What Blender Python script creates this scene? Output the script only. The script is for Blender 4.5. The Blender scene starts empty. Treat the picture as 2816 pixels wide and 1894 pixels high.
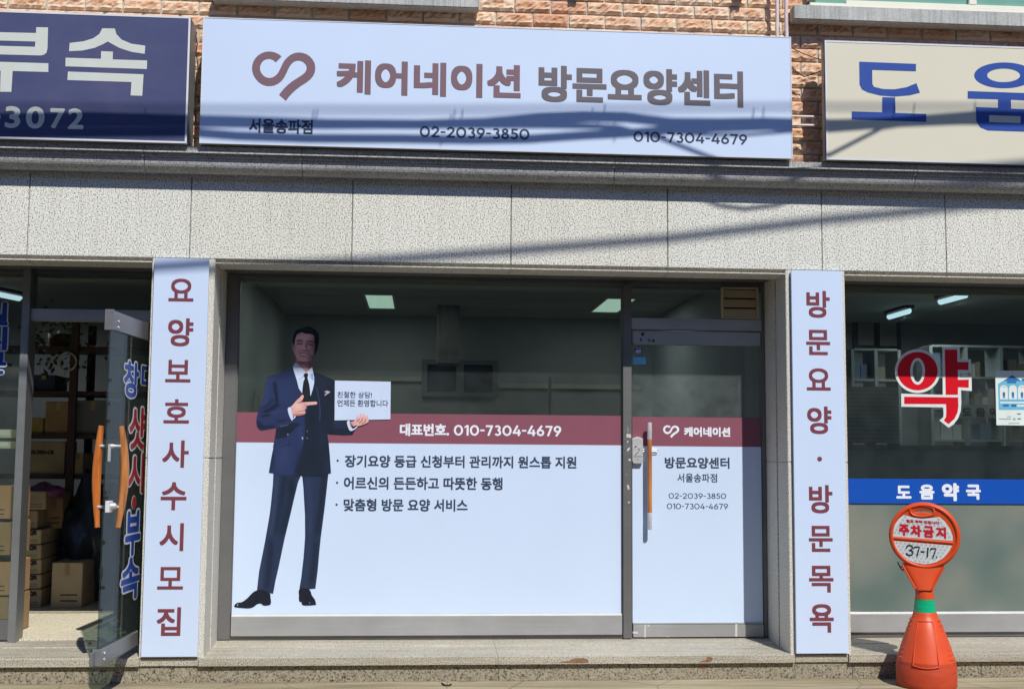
import bpy, bmesh, math, random
from mathutils import Vector, Matrix
random.seed(7)
SC = bpy.context.scene
COL = SC.collection

# ------------------------------------------------------------------ camera
PW, PH, FPX = 2816.0, 1894.0, 3300.0          # photograph's pixel frame, focal length in its pixels
YAW, PITCH, ROLL = 0.0759794, 0.09023584, 0.00724387
CAMP = Vector((0.0, -7.6, 1.407))
def _axes():
    cy, sy, cp, sp, cr, sr = math.cos(YAW), math.sin(YAW), math.cos(PITCH), math.sin(PITCH), math.cos(ROLL), math.sin(ROLL)
    f = Vector((sy*cp, cy*cp, sp)); r0 = Vector((cy, -sy, 0)); u0 = r0.cross(f)
    return r0*cr + u0*sr, u0*cr - r0*sr, f
RX, UX, FX = _axes()
cam = bpy.data.cameras.new('camera'); camo = bpy.data.objects.new('camera', cam); COL.objects.link(camo)
cam.sensor_fit = 'HORIZONTAL'; cam.sensor_width = 36.0; cam.lens = FPX/PW*36.0
cam.clip_start = 0.05; cam.clip_end = 500
M = Matrix.Identity(4)
for i, v in enumerate((RX, UX, -FX, CAMP)):
    for j in range(3): M[j][i] = v[j]
camo.matrix_world = M
SC.camera = camo
# ------------------------------------------------------------------ light
SUN = Vector((0.33, -1.0, 1.25)).normalized()
ELEV = math.asin(SUN.z); AZ = math.atan2(SUN.x, SUN.y)
w = bpy.data.worlds.new('World'); SC.world = w; w.use_nodes = True
nt = w.node_tree; bg = nt.nodes['Background']
sky = nt.nodes.new('ShaderNodeTexSky'); sky.sky_type = 'NISHITA'; sky.sun_disc = False
sky.sun_elevation = ELEV; sky.sun_rotation = AZ; sky.air_density = 1.0; sky.dust_density = 0.3; sky.ozone_density = 3.0
tn = nt.nodes.new('ShaderNodeMix'); tn.data_type = 'RGBA'; tn.blend_type = 'MULTIPLY'; tn.inputs[0].default_value = 1; tn.inputs[7].default_value = (0.80, 0.96, 1.35, 1)
nt.links.new(sky.outputs[0], tn.inputs[6]); nt.links.new(tn.outputs[2], bg.inputs[0]); bg.inputs[1].default_value = 0.07
sl = bpy.data.lights.new('sun', 'SUN'); sl.energy = 4.2; sl.angle = math.radians(0.5); sl.color = (1.0, 0.975, 0.93)
so = bpy.data.objects.new('sun', sl); COL.objects.link(so); so.rotation_euler = SUN.to_track_quat('Z', 'Y').to_euler()
SC.view_settings.view_transform = 'Standard'; SC.view_settings.look = 'None'
SC.view_settings.exposure = 0.08; SC.view_settings.gamma = 1.0
SC.cycles.max_bounces = 8; SC.cycles.transparent_max_bounces = 12

# ------------------------------------------------------------------ helpers
def ray(px, py): return FX*FPX + RX*(px - PW/2) - UX*(py - PH/2)
def P3(px, py, Y):
    d = ray(px, py); t = (Y - CAMP.y)/d.y; return CAMP + d*t
def P(px, py, Y):
    v = P3(px, py, Y); return v.x, v.z
def PZ(px, py, Z):
    d = ray(px, py); return CAMP + d*((Z - CAMP.z)/d.z)
def X(px, py, Y): return P(px, py, Y)[0]
def Z(px, py, Y): return P(px, py, Y)[1]

def lin(c): c /= 255.0; return c/12.92 if c <= 0.04045 else ((c+0.055)/1.055)**2.4
K = 1.0
def C(r, g, b, k=1.0): return tuple(min(0.9, lin(v)/K*k) for v in (r, g, b))

def thing(name, label, cat, loc=(0, 0, 0), group=None):
    o = bpy.data.objects.new(name, None); COL.objects.link(o); o.location = loc; o.empty_display_size = 0.1
    o['label'] = label; o['category'] = cat
    if group: o['group'] = group
    return o
def tag(o, label, cat, group=None):
    o['label'] = label; o['category'] = cat
    if group: o['group'] = group
    return o
def attach(o, parent):
    if parent is not None:
        o.parent = parent
        o.matrix_parent_inverse = Matrix.Translation(-Vector(parent.location))
    return o

class MB:
    def __init__(s): s.v = []; s.f = []; s.m = []; s.smooth = []
    def add(s, vs, fs, mi=0, sm=False):
        n = len(s.v); s.v += [tuple(v) for v in vs]
        for f in fs: s.f.append([n+i for i in f]); s.m.append(mi); s.smooth.append(sm)
        return s
    def box(s, x0, x1, y0, y1, z0, z1, mi=0, bev=0.0):
        if x0 > x1: x0, x1 = x1, x0
        if y0 > y1: y0, y1 = y1, y0
        if z0 > z1: z0, z1 = z1, z0
        if bev <= 0:
            v = [(x, y, z) for z in (z0, z1) for y in (y0, y1) for x in (x0, x1)]
            return s.add(v, [(0, 2, 3, 1), (4, 5, 7, 6), (0, 1, 5, 4), (2, 6, 7, 3), (0, 4, 6, 2), (1, 3, 7, 5)], mi)
        bm = bmesh.new(); bmesh.ops.create_cube(bm, size=1)
        for q in bm.verts:
            q.co = Vector(((x0+x1)/2+q.co.x*(x1-x0), (y0+y1)/2+q.co.y*(y1-y0), (z0+z1)/2+q.co.z*(z1-z0)))
        b = min(bev, 0.4*min(x1-x0, y1-y0, z1-z0))
        bmesh.ops.bevel(bm, geom=bm.edges[:], offset=b, segments=2, affect='EDGES')
        return s.bm(bm, mi)
    def bm(s, bm, mi=0, sm=False):
        bm.verts.index_update()
        s.add([q.co.copy() for q in bm.verts], [[q.index for q in f.verts] for f in bm.faces], mi, sm); bm.free(); return s
    def quad(s, a, b, c, d, mi=0): return s.add([a, b, c, d], [(0, 1, 2, 3)], mi)
    def rect(s, x0, x1, z0, z1, y, mi=0):                       # upright, facing the street (-Y)
        return s.add([(x0, y, z0), (x1, y, z0), (x1, y, z1), (x0, y, z1)], [(0, 1, 2, 3)], mi)
    def tube(s, pts, r, n=10, mi=0, cap=True):
        pts = [Vector(p) for p in pts]; rs = r if isinstance(r, (list, tuple)) else [r]*len(pts)
        rings = []; prev = None
        for i, p in enumerate(pts):
            t = (pts[min(i+1, len(pts)-1)] - pts[max(i-1, 0)]).normalized()
            a = prev - t*prev.dot(t) if prev is not None else t.orthogonal()
            a.normalize(); prev = a; b = t.cross(a)
            rings.append([p + (a*math.cos(2*math.pi*k/n) + b*math.sin(2*math.pi*k/n))*rs[i] for k in range(n)])
        vs = [v for q in rings for v in q]; fs = []
        for i in range(len(pts)-1):
            for k in range(n): fs.append((i*n+k, i*n+(k+1) % n, (i+1)*n+(k+1) % n, (i+1)*n+k))
        s.add(vs, fs, mi, True)
        if cap:
            s.add(rings[0], [list(range(n))[::-1]], mi); s.add(rings[-1], [list(range(n))], mi)
        return s
    def lathe(s, prof, cx, cy, n=48, mi=0):
        vs = [(cx+r*math.cos(2*math.pi*k/n), cy+r*math.sin(2*math.pi*k/n), z) for r, z in prof for k in range(n)]
        fs = [(i*n+k, i*n+(k+1) % n, (i+1)*n+(k+1) % n, (i+1)*n+k) for i in range(len(prof)-1) for k in range(n)]
        return s.add(vs, fs, mi, True)
    def build(s, name, mats, parent=None, kind=None):
        me = bpy.data.meshes.new(name); me.from_pydata(s.v, [], s.f); me.update()
        if not isinstance(mats, (list, tuple)): mats = [mats]
        for m in mats: me.materials.append(m)
        for p, mi, sm in zip(me.polygons, s.m, s.smooth): p.material_index = mi; p.use_smooth = sm
        o = bpy.data.objects.new(name, me); COL.objects.link(o)
        attach(o, parent)
        if kind: o['kind'] = kind
        return o

def rot_y(vs, c, a):
    ca, sa = math.cos(a), math.sin(a)
    return [(c[0]+(v[0]-c[0])*ca+(v[2]-c[1])*sa, v[1], c[1]-(v[0]-c[0])*sa+(v[2]-c[1])*ca) for v in vs]

# --- flat shapes: filled outlines (holes allowed) and lettering
def fill2d(polys, extrude=0.0, bevel=0.0):
    c = bpy.data.curves.new('outline', 'CURVE'); c.dimensions = '2D'; c.fill_mode = 'BOTH'
    c.extrude = extrude; c.bevel_depth = bevel; c.bevel_resolution = 2
    for pts in polys:
        sp = c.splines.new('POLY'); sp.points.add(len(pts)-1); sp.use_cyclic_u = True
        for q, (x, y) in zip(sp.points, pts): q.co = (x, y, 0, 1)
    o = bpy.data.objects.new('outline', c); COL.objects.link(o)
    me = bpy.data.meshes.new_from_object(o.evaluated_get(bpy.context.evaluated_depsgraph_get()))
    r = [tuple(v.co) for v in me.vertices], [list(p.vertices) for p in me.polygons]
    bpy.data.objects.remove(o); bpy.data.curves.remove(c); bpy.data.meshes.remove(me)
    return r
_tx = {}
def glyphs(s):
    if s not in _tx:
        c = bpy.data.curves.new('text', 'FONT'); c.body = s; c.size = 1; c.resolution_u = 6
        o = bpy.data.objects.new('text', c); COL.objects.link(o)
        me = bpy.data.meshes.new_from_object(o.evaluated_get(bpy.context.evaluated_depsgraph_get()))
        v = [(q.co.x, q.co.y) for q in me.vertices]; f = [list(p.vertices) for p in me.polygons]
        bpy.data.objects.remove(o); bpy.data.curves.remove(c); bpy.data.meshes.remove(me)
        _tx[s] = (v, f)
    return _tx[s]
def put(mb, vs2, fs, Y, r=0.0, n=8, mi=0, eps=0.00012, square=True, fn=None):
    """flat outline vs2 (world x,z) at depth Y; r thickens every stroke by stamping shifted copies, each a hair nearer"""
    offs = [(0, 0)]
    if r > 0:
        for k in range(n):
            a = 2*math.pi*(k+0.5*(n == 4))/n; dx, dz = math.cos(a), math.sin(a)
            if square: m = max(abs(dx), abs(dz)); dx /= m; dz /= m
            offs.append((dx*r, dz*r))
    for i, (dx, dz) in enumerate(offs):
        y = Y - i*eps
        vs = [(x+dx, y, z+dz) for x, z in vs2]
        if fn: vs = [fn(v) for v in vs]
        mb.add(vs, fs, mi)
def text(mb, s, x0, yt, yb, x1, Y, bold=0.03, mi=0, wide=None, fn=None, square=True):
    """lettering fitted to the box the photo shows: left px, top and bottom px at the left end, right px"""
    v, f = glyphs(s)
    ax = min(q[0] for q in v); bx = max(q[0] for q in v); ay = min(q[1] for q in v); by = max(q[1] for q in v)
    X0 = X(x0, (yt+yb)/2, Y); X1 = X(x1, (yt+yb)/2, Y); Z1 = Z(x0, yt, Y); Z0 = Z(x0, yb, Y)
    r = bold*(Z1-Z0)
    X0 += r; X1 -= r; Z0 += r; Z1 -= r
    vs = [(X0+(a-ax)/(bx-ax)*(X1-X0), Z0+(b-ay)/(by-ay)*(Z1-Z0)) for a, b in v]
    put(mb, vs, f, Y, r, 8, mi, fn=fn, square=square)
def ribbon(pts, t):
    L, R_ = [], []
    for i, p in enumerate(pts):
        a = pts[max(i-1, 0)]; b = pts[min(i+1, len(pts)-1)]
        dx, dy = b[0]-a[0], b[1]-a[1]; l = math.hypot(dx, dy); nx, ny = -dy/l*t/2, dx/l*t/2
        L.append((p[0]+nx, p[1]+ny)); R_.append((p[0]-nx, p[1]-ny))
    return [L+R_[::-1]]
def arc(cx, cy, r, a0, a1, n=22, ry=None): return [(cx+r*math.cos(math.radians(a0+(a1-a0)*k/n)), cy+(ry or r)*math.sin(math.radians(a0+(a1-a0)*k/n))) for k in range(n+1)]
def digit(ch, t):
    h = t/2; E = lambda cx, cy, rx, ry: [arc(cx, cy, rx, 0, 351, 39, ry), arc(cx, cy, rx-t, 0, 351, 39, ry-t)]
    B = lambda x0, x1, y0, y1: [[(x0, y0), (x1, y0), (x1, y1), (x0, y1)]]
    if ch == '0': return [E(.40, .5, .40, .51)], .80
    if ch == '1': return [B(.20, .20+t, 0, 1), [[(0, .84), (.20, 1), (.21, 1), (.21, 1-t*1.05), (.03, .84-t*.75)]]], .20+t
    if ch == '2': return [ribbon(arc(.31, .70, .31-h, 172, -38)+[(.10, h)], t), B(0, .64, 0, t)], .64
    if ch == '3': return [ribbon(arc(.29, .735, .275-h, 152, -88), t), ribbon(arc(.31, .295, .305-h, 88, -152), t)], .615
    if ch == '4': return [ribbon([(.42, 1), (.06, .26)], t), B(.0, .70, .20, .20+t), B(.43, .43+t, 0, .62)], .70
    if ch == '5': return [B(.10, .58, 1-t, 1), ribbon([(.10+h, 1-.01), (.08+h, .5)], t), ribbon(arc(.29, .33, .33-h, 132, -152), t)], .62
    if ch == '6': return [E(.33, .33, .33, .33), ribbon([(.46, 1), (.09, .46)], t)], .66
    if ch == '9': return [E(.33, .67, .33, .33), ribbon([(.20, 0), (.57, .54)], t)], .66
    if ch == '7': return [B(0, .62, 1-t, 1), ribbon([(.55, .97), (.22, 0)], t)], .62
    if ch == '8': return [E(.31, .285, .31, .29), E(.31, .745, .26, .255)], .62
    return [B(0, .38, .42, .42+t*.92)], .38
def number(mb, s, x0, yt, yb, x1, Y, t=.15, mi=0, gap=.10):
    x = 0; ps = []
    for ch in s:
        pp, w_ = digit(ch, t)
        for q in pp: ps.append([[(x+a, b) for a, b in r_] for r_ in q])
        x += w_+gap
    x -= gap
    X0 = X(x0, (yt+yb)/2, Y); X1 = X(x1, (yt+yb)/2, Y); Z1 = Z(x0, yt, Y); Z0 = Z(x0, yb, Y)
    for i, q in enumerate(ps):
        v, f = fill2d([[(X0+a/x*(X1-X0), Z0+b*(Z1-Z0)) for a, b in r_] for r_ in q]); put(mb, [(a[0], a[1]) for a in v], f, Y-.00012*(i % 3), mi=mi)
def crom(pts, n=6):
    out = []; L = len(pts)
    for i in range(L):
        p0, p1, p2, p3 = pts[i-1], pts[i], pts[(i+1) % L], pts[(i+2) % L]
        for k in range(n):
            t = k/n
            out.append(tuple(0.5*((2*p1[j])+(-p0[j]+p2[j])*t+(2*p0[j]-5*p1[j]+4*p2[j]-p3[j])*t*t+(-p0[j]+3*p1[j]-3*p2[j]+p3[j])*t**3) for j in (0, 1)))
    return out
def zc(ox, oy, s):                                               # enlarged-crop coordinates -> photo pixels
    return lambda pts: [(ox+x/s, oy+y/s) for x, y in pts]
def shape(mb, polys, Y, mi=0, smooth=0, r=0.0, fn=None):         # polys in photo pixels, laid flat at depth Y
    ps = []
    for p in polys:
        q = [P(a, b, Y) for a, b in p]
        ps.append(crom(q, smooth) if smooth else q)
    v, f = fill2d(ps)
    vs = [(a[0], a[1]) for a in v]
    put(mb, vs, f, Y, r, 12 if r else 8, mi, square=False, fn=fn)
def ell(cx, cy, rx, ry, n=40, a0=0, a1=360):
    return [(cx+rx*math.cos(math.radians(a0+(a1-a0)*k/n)), cy+ry*math.sin(math.radians(a0+(a1-a0)*k/n))) for k in range(n)]

# ------------------------------------------------------------------ materials
class N:
    def __init__(s, name):
        s.m = bpy.data.materials.new(name); s.m.use_nodes = True; s.t = s.m.node_tree
        s.b = s.t.nodes['Principled BSDF']; s.out = s.t.nodes['Material Output']
        s.tc = s.t.nodes.new('ShaderNodeTexCoord').outputs['Object']
    def n(s, k, **kw):
        q = s.t.nodes.new(k)
        for a, v in kw.items():
            if a in q.inputs: q.inputs[a].default_value = v
            else: setattr(q, a, v)
        return q
    def l(s, a, b): s.t.links.new(a, b)
    def map(s, sc=(1, 1, 1)):
        q = s.n('ShaderNodeMapping'); q.inputs['Scale'].default_value = sc; s.l(s.tc, q.inputs[0]); return q.outputs[0]
    def noise(s, scale, det=3, rough=0.55, vec=None):
        q = s.n('ShaderNodeTexNoise'); q.inputs['Scale'].default_value = scale; q.inputs['Detail'].default_value = det; q.inputs['Roughness'].default_value = rough
        s.l(vec or s.tc, q.inputs['Vector']); return q.outputs['Fac']
    def ramp(s, fac, stops):
        q = s.n('ShaderNodeValToRGB'); e = q.color_ramp.elements
        while len(e) < len(stops): e.new(0.5)
        for i, (p, c) in enumerate(stops): e[i].position = p; e[i].color = (*c[:3], 1) if len(c) < 4 else c
        s.l(fac, q.inputs[0]); return q.outputs[0]
    def mix(s, fac, a, b, mode='MIX'):
        q = s.n('ShaderNodeMix'); q.data_type = 'RGBA'; q.blend_type = mode
        for sock, v in ((q.inputs[0], fac), (q.inputs[6], a), (q.inputs[7], b)):
            if hasattr(v, 'links') or hasattr(v, 'is_linked'): s.l(v, sock)
            elif isinstance(v, (int, float)): sock.default_value = v
            else: sock.default_value = (*v[:3], 1)
        return q.outputs[2]
    def bump(s, h, dist=0.002, st=1.0):
        q = s.n('ShaderNodeBump'); q.inputs['Distance'].default_value = dist; q.inputs['Strength'].default_value = st
        s.l(h, q.inputs['Height']); s.l(q.outputs[0], s.b.inputs['Normal'])
    def base(s, c):
        if hasattr(c, 'is_linked'): s.l(c, s.b.inputs['Base Color'])
        else: s.b.inputs['Base Color'].default_value = (*c[:3], 1)
    def rm(s, r, m=0.0, spec=0.5):
        s.b.inputs['Roughness'].default_value = r; s.b.inputs['Metallic'].default_value = m; s.b.inputs['Specular IOR Level'].default_value = spec
_mc = {}
def plain(name, c, rough=0.5, metal=0.0, spec=0.5, var=0.06, vs=6.0):
    key = (name, c, rough, metal)
    if key in _mc: return _mc[key]
    m = N(name); m.rm(rough, metal, spec)
    f = m.noise(vs, 4)
    m.base(m.ramp(f, [(0.3, tuple(v*(1-var) for v in c)), (0.7, tuple(min(1, v*(1+var)) for v in c))]))
    _mc[key] = m.m; return m.m
def granite(name, light, dark, warm, scale=170, bump=0.0012, rough=0.75, contrast=1.0, stain=0.10, streak=False, slab=False):
    m = N(name); m.rm(rough, 0, 0.3)
    f1 = m.noise(scale, 2, 0.6); f2 = m.noise(scale*0.42, 2, 0.5); f3 = m.noise(1.3, 4, 0.6)
    mid = tuple((a*0.62+b*0.38) for a, b in zip(light, dark))
    c = m.ramp(f1, [(0.5-0.14/contrast, dark), (0.5-0.045/contrast, mid), (0.5+0.05/contrast, light)])
    c = m.mix(m.ramp(f2, [(0.45, (0, 0, 0)), (0.7, (0.55, 0.55, 0.55))]), c, warm)
    c = m.mix(stain, c, m.ramp(f3, [(0.35, (0.45, 0.43, 0.40)), (0.65, (1, 1, 1))]), 'MULTIPLY')
    if streak:
        f4 = m.noise(1.0, 5, 0.7, m.map((1.3, 42, 42)))
        c = m.mix(0.45, c, m.ramp(f4, [(0.38, (0.55, 0.52, 0.48)), (0.6, (1, 1, 1))]), 'MULTIPLY')
    if slab:
        g = m.n('ShaderNodeNewGeometry').outputs['Random Per Island']
        c = m.mix(1.0, c, m.ramp(g, [(0, (.93, .92, .90)), (.5, (1, 1, 1)), (1, (.96, .97, .98))]), 'MULTIPLY')
        f5 = m.noise(1.0, 5, .7, m.map((16, 16, 1.1)))
        c = m.mix(0.22, c, m.ramp(f5, [(.34, (.62, .60, .56)), (.52, (1, 1, 1))]), 'MULTIPLY')
    m.base(c); m.bump(f1, bump); return m.m
G_LIT = granite('granite', C(248, 244, 232), C(106, 104, 98), C(236, 226, 206), 120, contrast=1.1, slab=True)
G_TRIM = granite('granite trim', C(232, 228, 216), C(140, 137, 130), C(212, 202, 180), 170, contrast=1.3)
G_COR = granite('granite cornice', C(204, 203, 200), C(112, 112, 112), C(176, 166, 152), 150, contrast=1.2, stain=0.35)
G_STEP = granite('granite step', C(206, 201, 186), C(126, 121, 110), C(194, 178, 142), 140, contrast=1.3, stain=0.35, rough=0.45, streak=True)
G_PLI = granite('granite plinth', C(168, 160, 140), C(62, 58, 52), C(150, 132, 98), 90, contrast=0.9, stain=0.3)
def concrete(name, a, b, sc=3.0, fine=90, vert=False):
    m = N(name); m.rm(0.85, 0, 0.25)
    f = m.noise(sc, 6, 0.65); g = m.noise(fine, 3, 0.6)
    c = m.ramp(f, [(0.3, a), (0.7, b)])
    c = m.mix(0.35, c, m.ramp(g, [(0.35, (0.6, 0.6, 0.6)), (0.6, (1, 1, 1))]), 'MULTIPLY')
    if vert:
        h = m.noise(1.0, 4, 0.7, m.map((55, 55, 0.8)))
        c = m.mix(0.55, c, m.ramp(h, [(0.36, (0.45, 0.45, 0.44)), (0.52, (1, 1, 1))]), 'MULTIPLY')
    m.base(c); m.bump(g, 0.002); return m.m
CONC_SILL = concrete('weathered concrete', C(176, 178, 172), C(205, 205, 200), 4, 80, True)
GROUND = None
def ground_mat():
    m = N('brushed concrete pavement'); m.rm(0.9, 0, 0.2)
    f = m.noise(1.0, 6, 0.7, m.map((0.8, 9, 1))); g = m.noise(70, 4, 0.65); h = m.noise(0.9, 4)
    c = m.ramp(f, [(0.3, C(120, 108, 84)), (0.5, C(162, 150, 122)), (0.7, C(188, 178, 152))])
    c = m.mix(0.4, c, m.ramp(g, [(0.35, (0.6, 0.6, 0.6)), (0.6, (1, 1, 1))]), 'MULTIPLY')
    c = m.mix(0.3, c, m.ramp(h, [(0.35, (0.6, 0.58, 0.55)), (0.6, (1, 1, 1))]), 'MULTIPLY')
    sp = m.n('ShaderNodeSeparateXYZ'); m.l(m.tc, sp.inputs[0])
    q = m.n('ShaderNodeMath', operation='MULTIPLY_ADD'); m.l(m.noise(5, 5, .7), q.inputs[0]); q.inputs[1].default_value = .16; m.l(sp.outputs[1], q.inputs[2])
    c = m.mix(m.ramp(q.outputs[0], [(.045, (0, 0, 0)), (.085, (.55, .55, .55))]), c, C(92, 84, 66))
    v = m.n('ShaderNodeTexVoronoi'); v.feature = 'DISTANCE_TO_EDGE'; v.inputs['Scale'].default_value = 1.1; m.l(m.tc, v.inputs['Vector'])
    c = m.mix(m.ramp(v.outputs['Distance'], [(.0, (.6, .6, .6)), (.006, (0, 0, 0))]), c, C(80, 72, 58))
    m.base(c); m.bump(g, 0.003); return m.m
GROUND = ground_mat()
ASPH = concrete('asphalt', (0.045, 0.045, 0.047), (0.07, 0.068, 0.066), 2, 60)
def brick_mat():
    m = N('rough clay brick'); m.rm(0.85, 0, 0.2)
    g = m.n('ShaderNodeNewGeometry').outputs['Random Per Island']
    c = m.ramp(g, [(0.0, C(236, 208, 178)), (0.35, C(230, 196, 164)), (0.6, C(222, 182, 150)), (0.8, C(238, 212, 186)), (1.0, C(214, 162, 128))])
    pe = m.n('ShaderNodeVertexColor'); pe.layer_name = 'core'
    q = m.n('ShaderNodeSeparateColor'); m.l(pe.outputs[0], q.inputs[0])
    n1 = m.noise(14, 5, 0.7); n2 = m.noise(1.0, 5, 0.75, m.map((9, 9, 42)))
    k = m.n('ShaderNodeMath', operation='MULTIPLY'); m.l(q.outputs[0], k.inputs[0]); m.l(m.ramp(n1, [(0.4, (0, 0, 0)), (0.62, (1, 1, 1))]), k.inputs[1])
    c = m.mix(k.outputs[0], c, C(204, 150, 112))
    c = m.mix(0.75, c, m.ramp(n2, [(0.31, (0.55, 0.46, 0.40)), (0.40, (0.95, 0.93, 0.91)), (0.6, (1, 1, 1))]), 'MULTIPLY')
    m.base(c); m.bump(n2, 0.007, 0.8); return m.m
BRICK = brick_mat()
MORTAR = concrete('mortar', C(172, 170, 158), C(200, 197, 184), 8, 120)
def metal(name, c, rough=0.4, scratch=True, met=0.85):
    m = N(name); m.rm(rough, met, 0.5)
    f = m.noise(1.0, 4, 0.7, m.map((3, 3, 120))); g = m.noise(2.2, 4)
    cc = m.ramp(g, [(0.3, tuple(v*0.86 for v in c)), (0.7, tuple(min(1, v*1.1) for v in c))])
    m.base(cc)
    r = m.ramp(f, [(0.3, (rough-0.08,)*3), (0.7, (rough+0.1,)*3)]); m.l(r, m.b.inputs['Roughness'])
    return m.m
ALU = metal('brushed aluminium', (0.46, 0.46, 0.45), 0.42, met=0.45)
LIPM = plain('sun-bright aluminium lip', (.56, .56, .54), .4)  # rail lip lightened in colour for the sun its top edge catches
ALU_D = metal('dull dark aluminium', (0.20, 0.195, 0.19), 0.45, met=0.5)
STEEL = metal('stainless steel', (0.74, 0.74, 0.73), 0.32, met=0.45)
CAB = metal('sign cabinet aluminium', (0.40, 0.41, 0.40), 0.5, met=0.5)
WHITE_EDGE = plain('white edging', (0.72, 0.73, 0.75), 0.4)
VINYL = plain('white vinyl print', C(205, 222, 248), 0.35, var=0.02, vs=1.5)
VINYL2 = plain('white banner print', C(205, 221, 248), 0.45, var=0.02, vs=1.5)
MAROON_BAND = plain('maroon vinyl', C(138, 82, 96), 0.4, var=0.03)
MAROON = plain('maroon lettering', C(126, 64, 74), 0.4, var=0.03)
BROWN = plain('brown lettering', C(126, 98, 104), 0.4, var=0.03)
GREY_L = plain('grey lettering', C(108, 100, 103), 0.4, var=0.03)
INK = plain('dark blue grey lettering', C(56, 68, 92), 0.4, var=0.03)
WHITE_L = plain('white lettering', C(232, 236, 246), 0.4, var=0.01)
def glass(name, tint=(0.82, 0.88, 0.85), dust=0.05, dustc=(0.55, 0.62, 0.62), gloss=(0.9, 0.95, 0.93), ior=1.5):
    m = N(name)
    for q in (m.b,): m.t.nodes.remove(q)
    tr = m.n('ShaderNodeBsdfTransparent'); tr.inputs[0].default_value = (*tint, 1)
    gl = m.n('ShaderNodeBsdfGlossy'); gl.inputs['Roughness'].default_value = 0.005; gl.inputs[0].default_value = (*gloss, 1)
    df = m.n('ShaderNodeBsdfDiffuse'); df.inputs[0].default_value = (*dustc, 1)
    fr = m.n('ShaderNodeFresnel'); bf = m.n('ShaderNodeMapRange'); m.l(m.n('ShaderNodeNewGeometry').outputs['Backfacing'], bf.inputs[0]); bf.inputs[3].default_value = ior; bf.inputs[4].default_value = 1/ior; m.l(bf.outputs[0], fr.inputs[0])
    nz = m.noise(5, 5, 0.65); mp = m.n('ShaderNodeMapRange'); m.l(nz, mp.inputs[0])
    mp.inputs[1].default_value = 0.35; mp.inputs[2].default_value = 0.7; mp.inputs[3].default_value = dust*0.55; mp.inputs[4].default_value = dust*1.35
    a = m.n('ShaderNodeMixShader'); m.l(mp.outputs[0], a.inputs[0]); m.l(tr.outputs[0], a.inputs[1]); m.l(df.outputs[0], a.inputs[2])
    b = m.n('ShaderNodeMixShader'); m.l(fr.outputs[0], b.inputs[0]); m.l(a.outputs[0], b.inputs[1]); m.l(gl.outputs[0], b.inputs[2])
    m.l(b.outputs[0], m.out.inputs[0]); return m.m
GLASS = glass('shop window glass', dust=0.02)
GLASS_D = glass('dusty door glass', dust=0.075)
GLASS_T = glass('greenish door glass', (0.80, 0.84, 0.80), 0.03, gloss=(0.7, 0.72, 0.72), ior=1.4)
GLASS_O = glass('open door glass', (0.54, 0.62, 0.57), 0.02, gloss=(0.6, 0.62, 0.62), ior=1.2)
def frosted():
    m = N('frosted window film'); m.t.nodes.remove(m.b)
    df = m.n('ShaderNodeBsdfDiffuse'); n = m.noise(1.7, 2); df.inputs[0].default_value = (0.2, 0.24, 0.21, 1)
    m.l(m.ramp(n, [(0.36, C(126, 146, 139)), (0.52, C(148, 160, 150)), (0.66, C(166, 170, 156))]), df.inputs[0])
    tl = m.n('ShaderNodeBsdfTranslucent'); tl.inputs[0].default_value = (0.6, 0.66, 0.6, 1)
    rf = m.n('ShaderNodeBsdfRefraction'); rf.inputs['IOR'].default_value = 1.02; rf.inputs['Roughness'].default_value = 0.9; rf.inputs[0].default_value = (0.75, 0.8, 0.76, 1)
    gl = m.n('ShaderNodeBsdfGlossy'); gl.inputs['Roughness'].default_value = 0.18
    a = m.n('ShaderNodeMixShader'); a.inputs[0].default_value = 0.42; m.l(df.outputs[0], a.inputs[1]); m.l(rf.outputs[0], a.inputs[2])
    fr = m.n('ShaderNodeFresnel'); fr.inputs[0].default_value = 1.45
    b = m.n('ShaderNodeMixShader'); m.l(fr.outputs[0], b.inputs[0]); m.l(a.outputs[0], b.inputs[1]); m.l(gl.outputs[0], b.inputs[2])
    m.l(b.outputs[0], m.out.inputs[0]); return m.m
FROST = frosted()
def emit(name, c, s):
    m = N(name); m.b.inputs['Base Color'].default_value = (*c, 1)
    m.b.inputs['Emission Color'].default_value = (*c, 1); m.b.inputs['Emission Strength'].default_value = s; return m.m
PANEL_E = emit('ceiling panel glow', (0.62, 0.86, 0.72), 0.62)
TUBE_E = emit('fluorescent tube glow', (0.62, 0.84, 1.0), 1.15)
def wood(name, a, b):
    m = N(name); m.rm(0.4)
    f = m.noise(1.0, 5, 0.6, m.map((45, 45, 4)))
    m.base(m.ramp(f, [(0.3, a), (0.65, b)])); m.b.inputs['Coat Weight'].default_value = 0.3; return m.m
WOOD = wood('varnished wood', C(150, 88, 40), C(206, 138, 78))
WOOD2 = wood('orange varnished wood', C(170, 84, 24), C(222, 132, 60))
CARD = plain('brown cardboard', (0.46, 0.335, 0.20), 0.85, var=0.12)
CARD2 = plain('pale cardboard', (0.58, 0.45, 0.28), 0.85, var=0.12)
CARD3 = plain('dark brown cardboard', (0.40, 0.25, 0.13), 0.85, var=0.15)
PRINT = plain('black printing ink', (0.03, 0.03, 0.03), 0.7)
STRAP = plain('yellow strap', (0.75, 0.66, 0.04), 0.5)
WALL_I = plain('interior wall paint', (0.30, 0.31, 0.31), 0.8, var=0.12, vs=1.2)
CEIL_I = plain('interior ceiling', (0.36, 0.37, 0.36), 0.85, var=0.08, vs=1.0)
FLOOR_I = plain('interior floor', (0.3, 0.29, 0.27), 0.5, var=0.15)
DARKW = plain('dark painted steel', (0.07, 0.035, 0.03), 0.6)
DARK = plain('near black plastic', (0.02, 0.02, 0.022), 0.6)
BLACKC = plain('black cable sheath', (0.015, 0.015, 0.016), 0.55)

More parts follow.
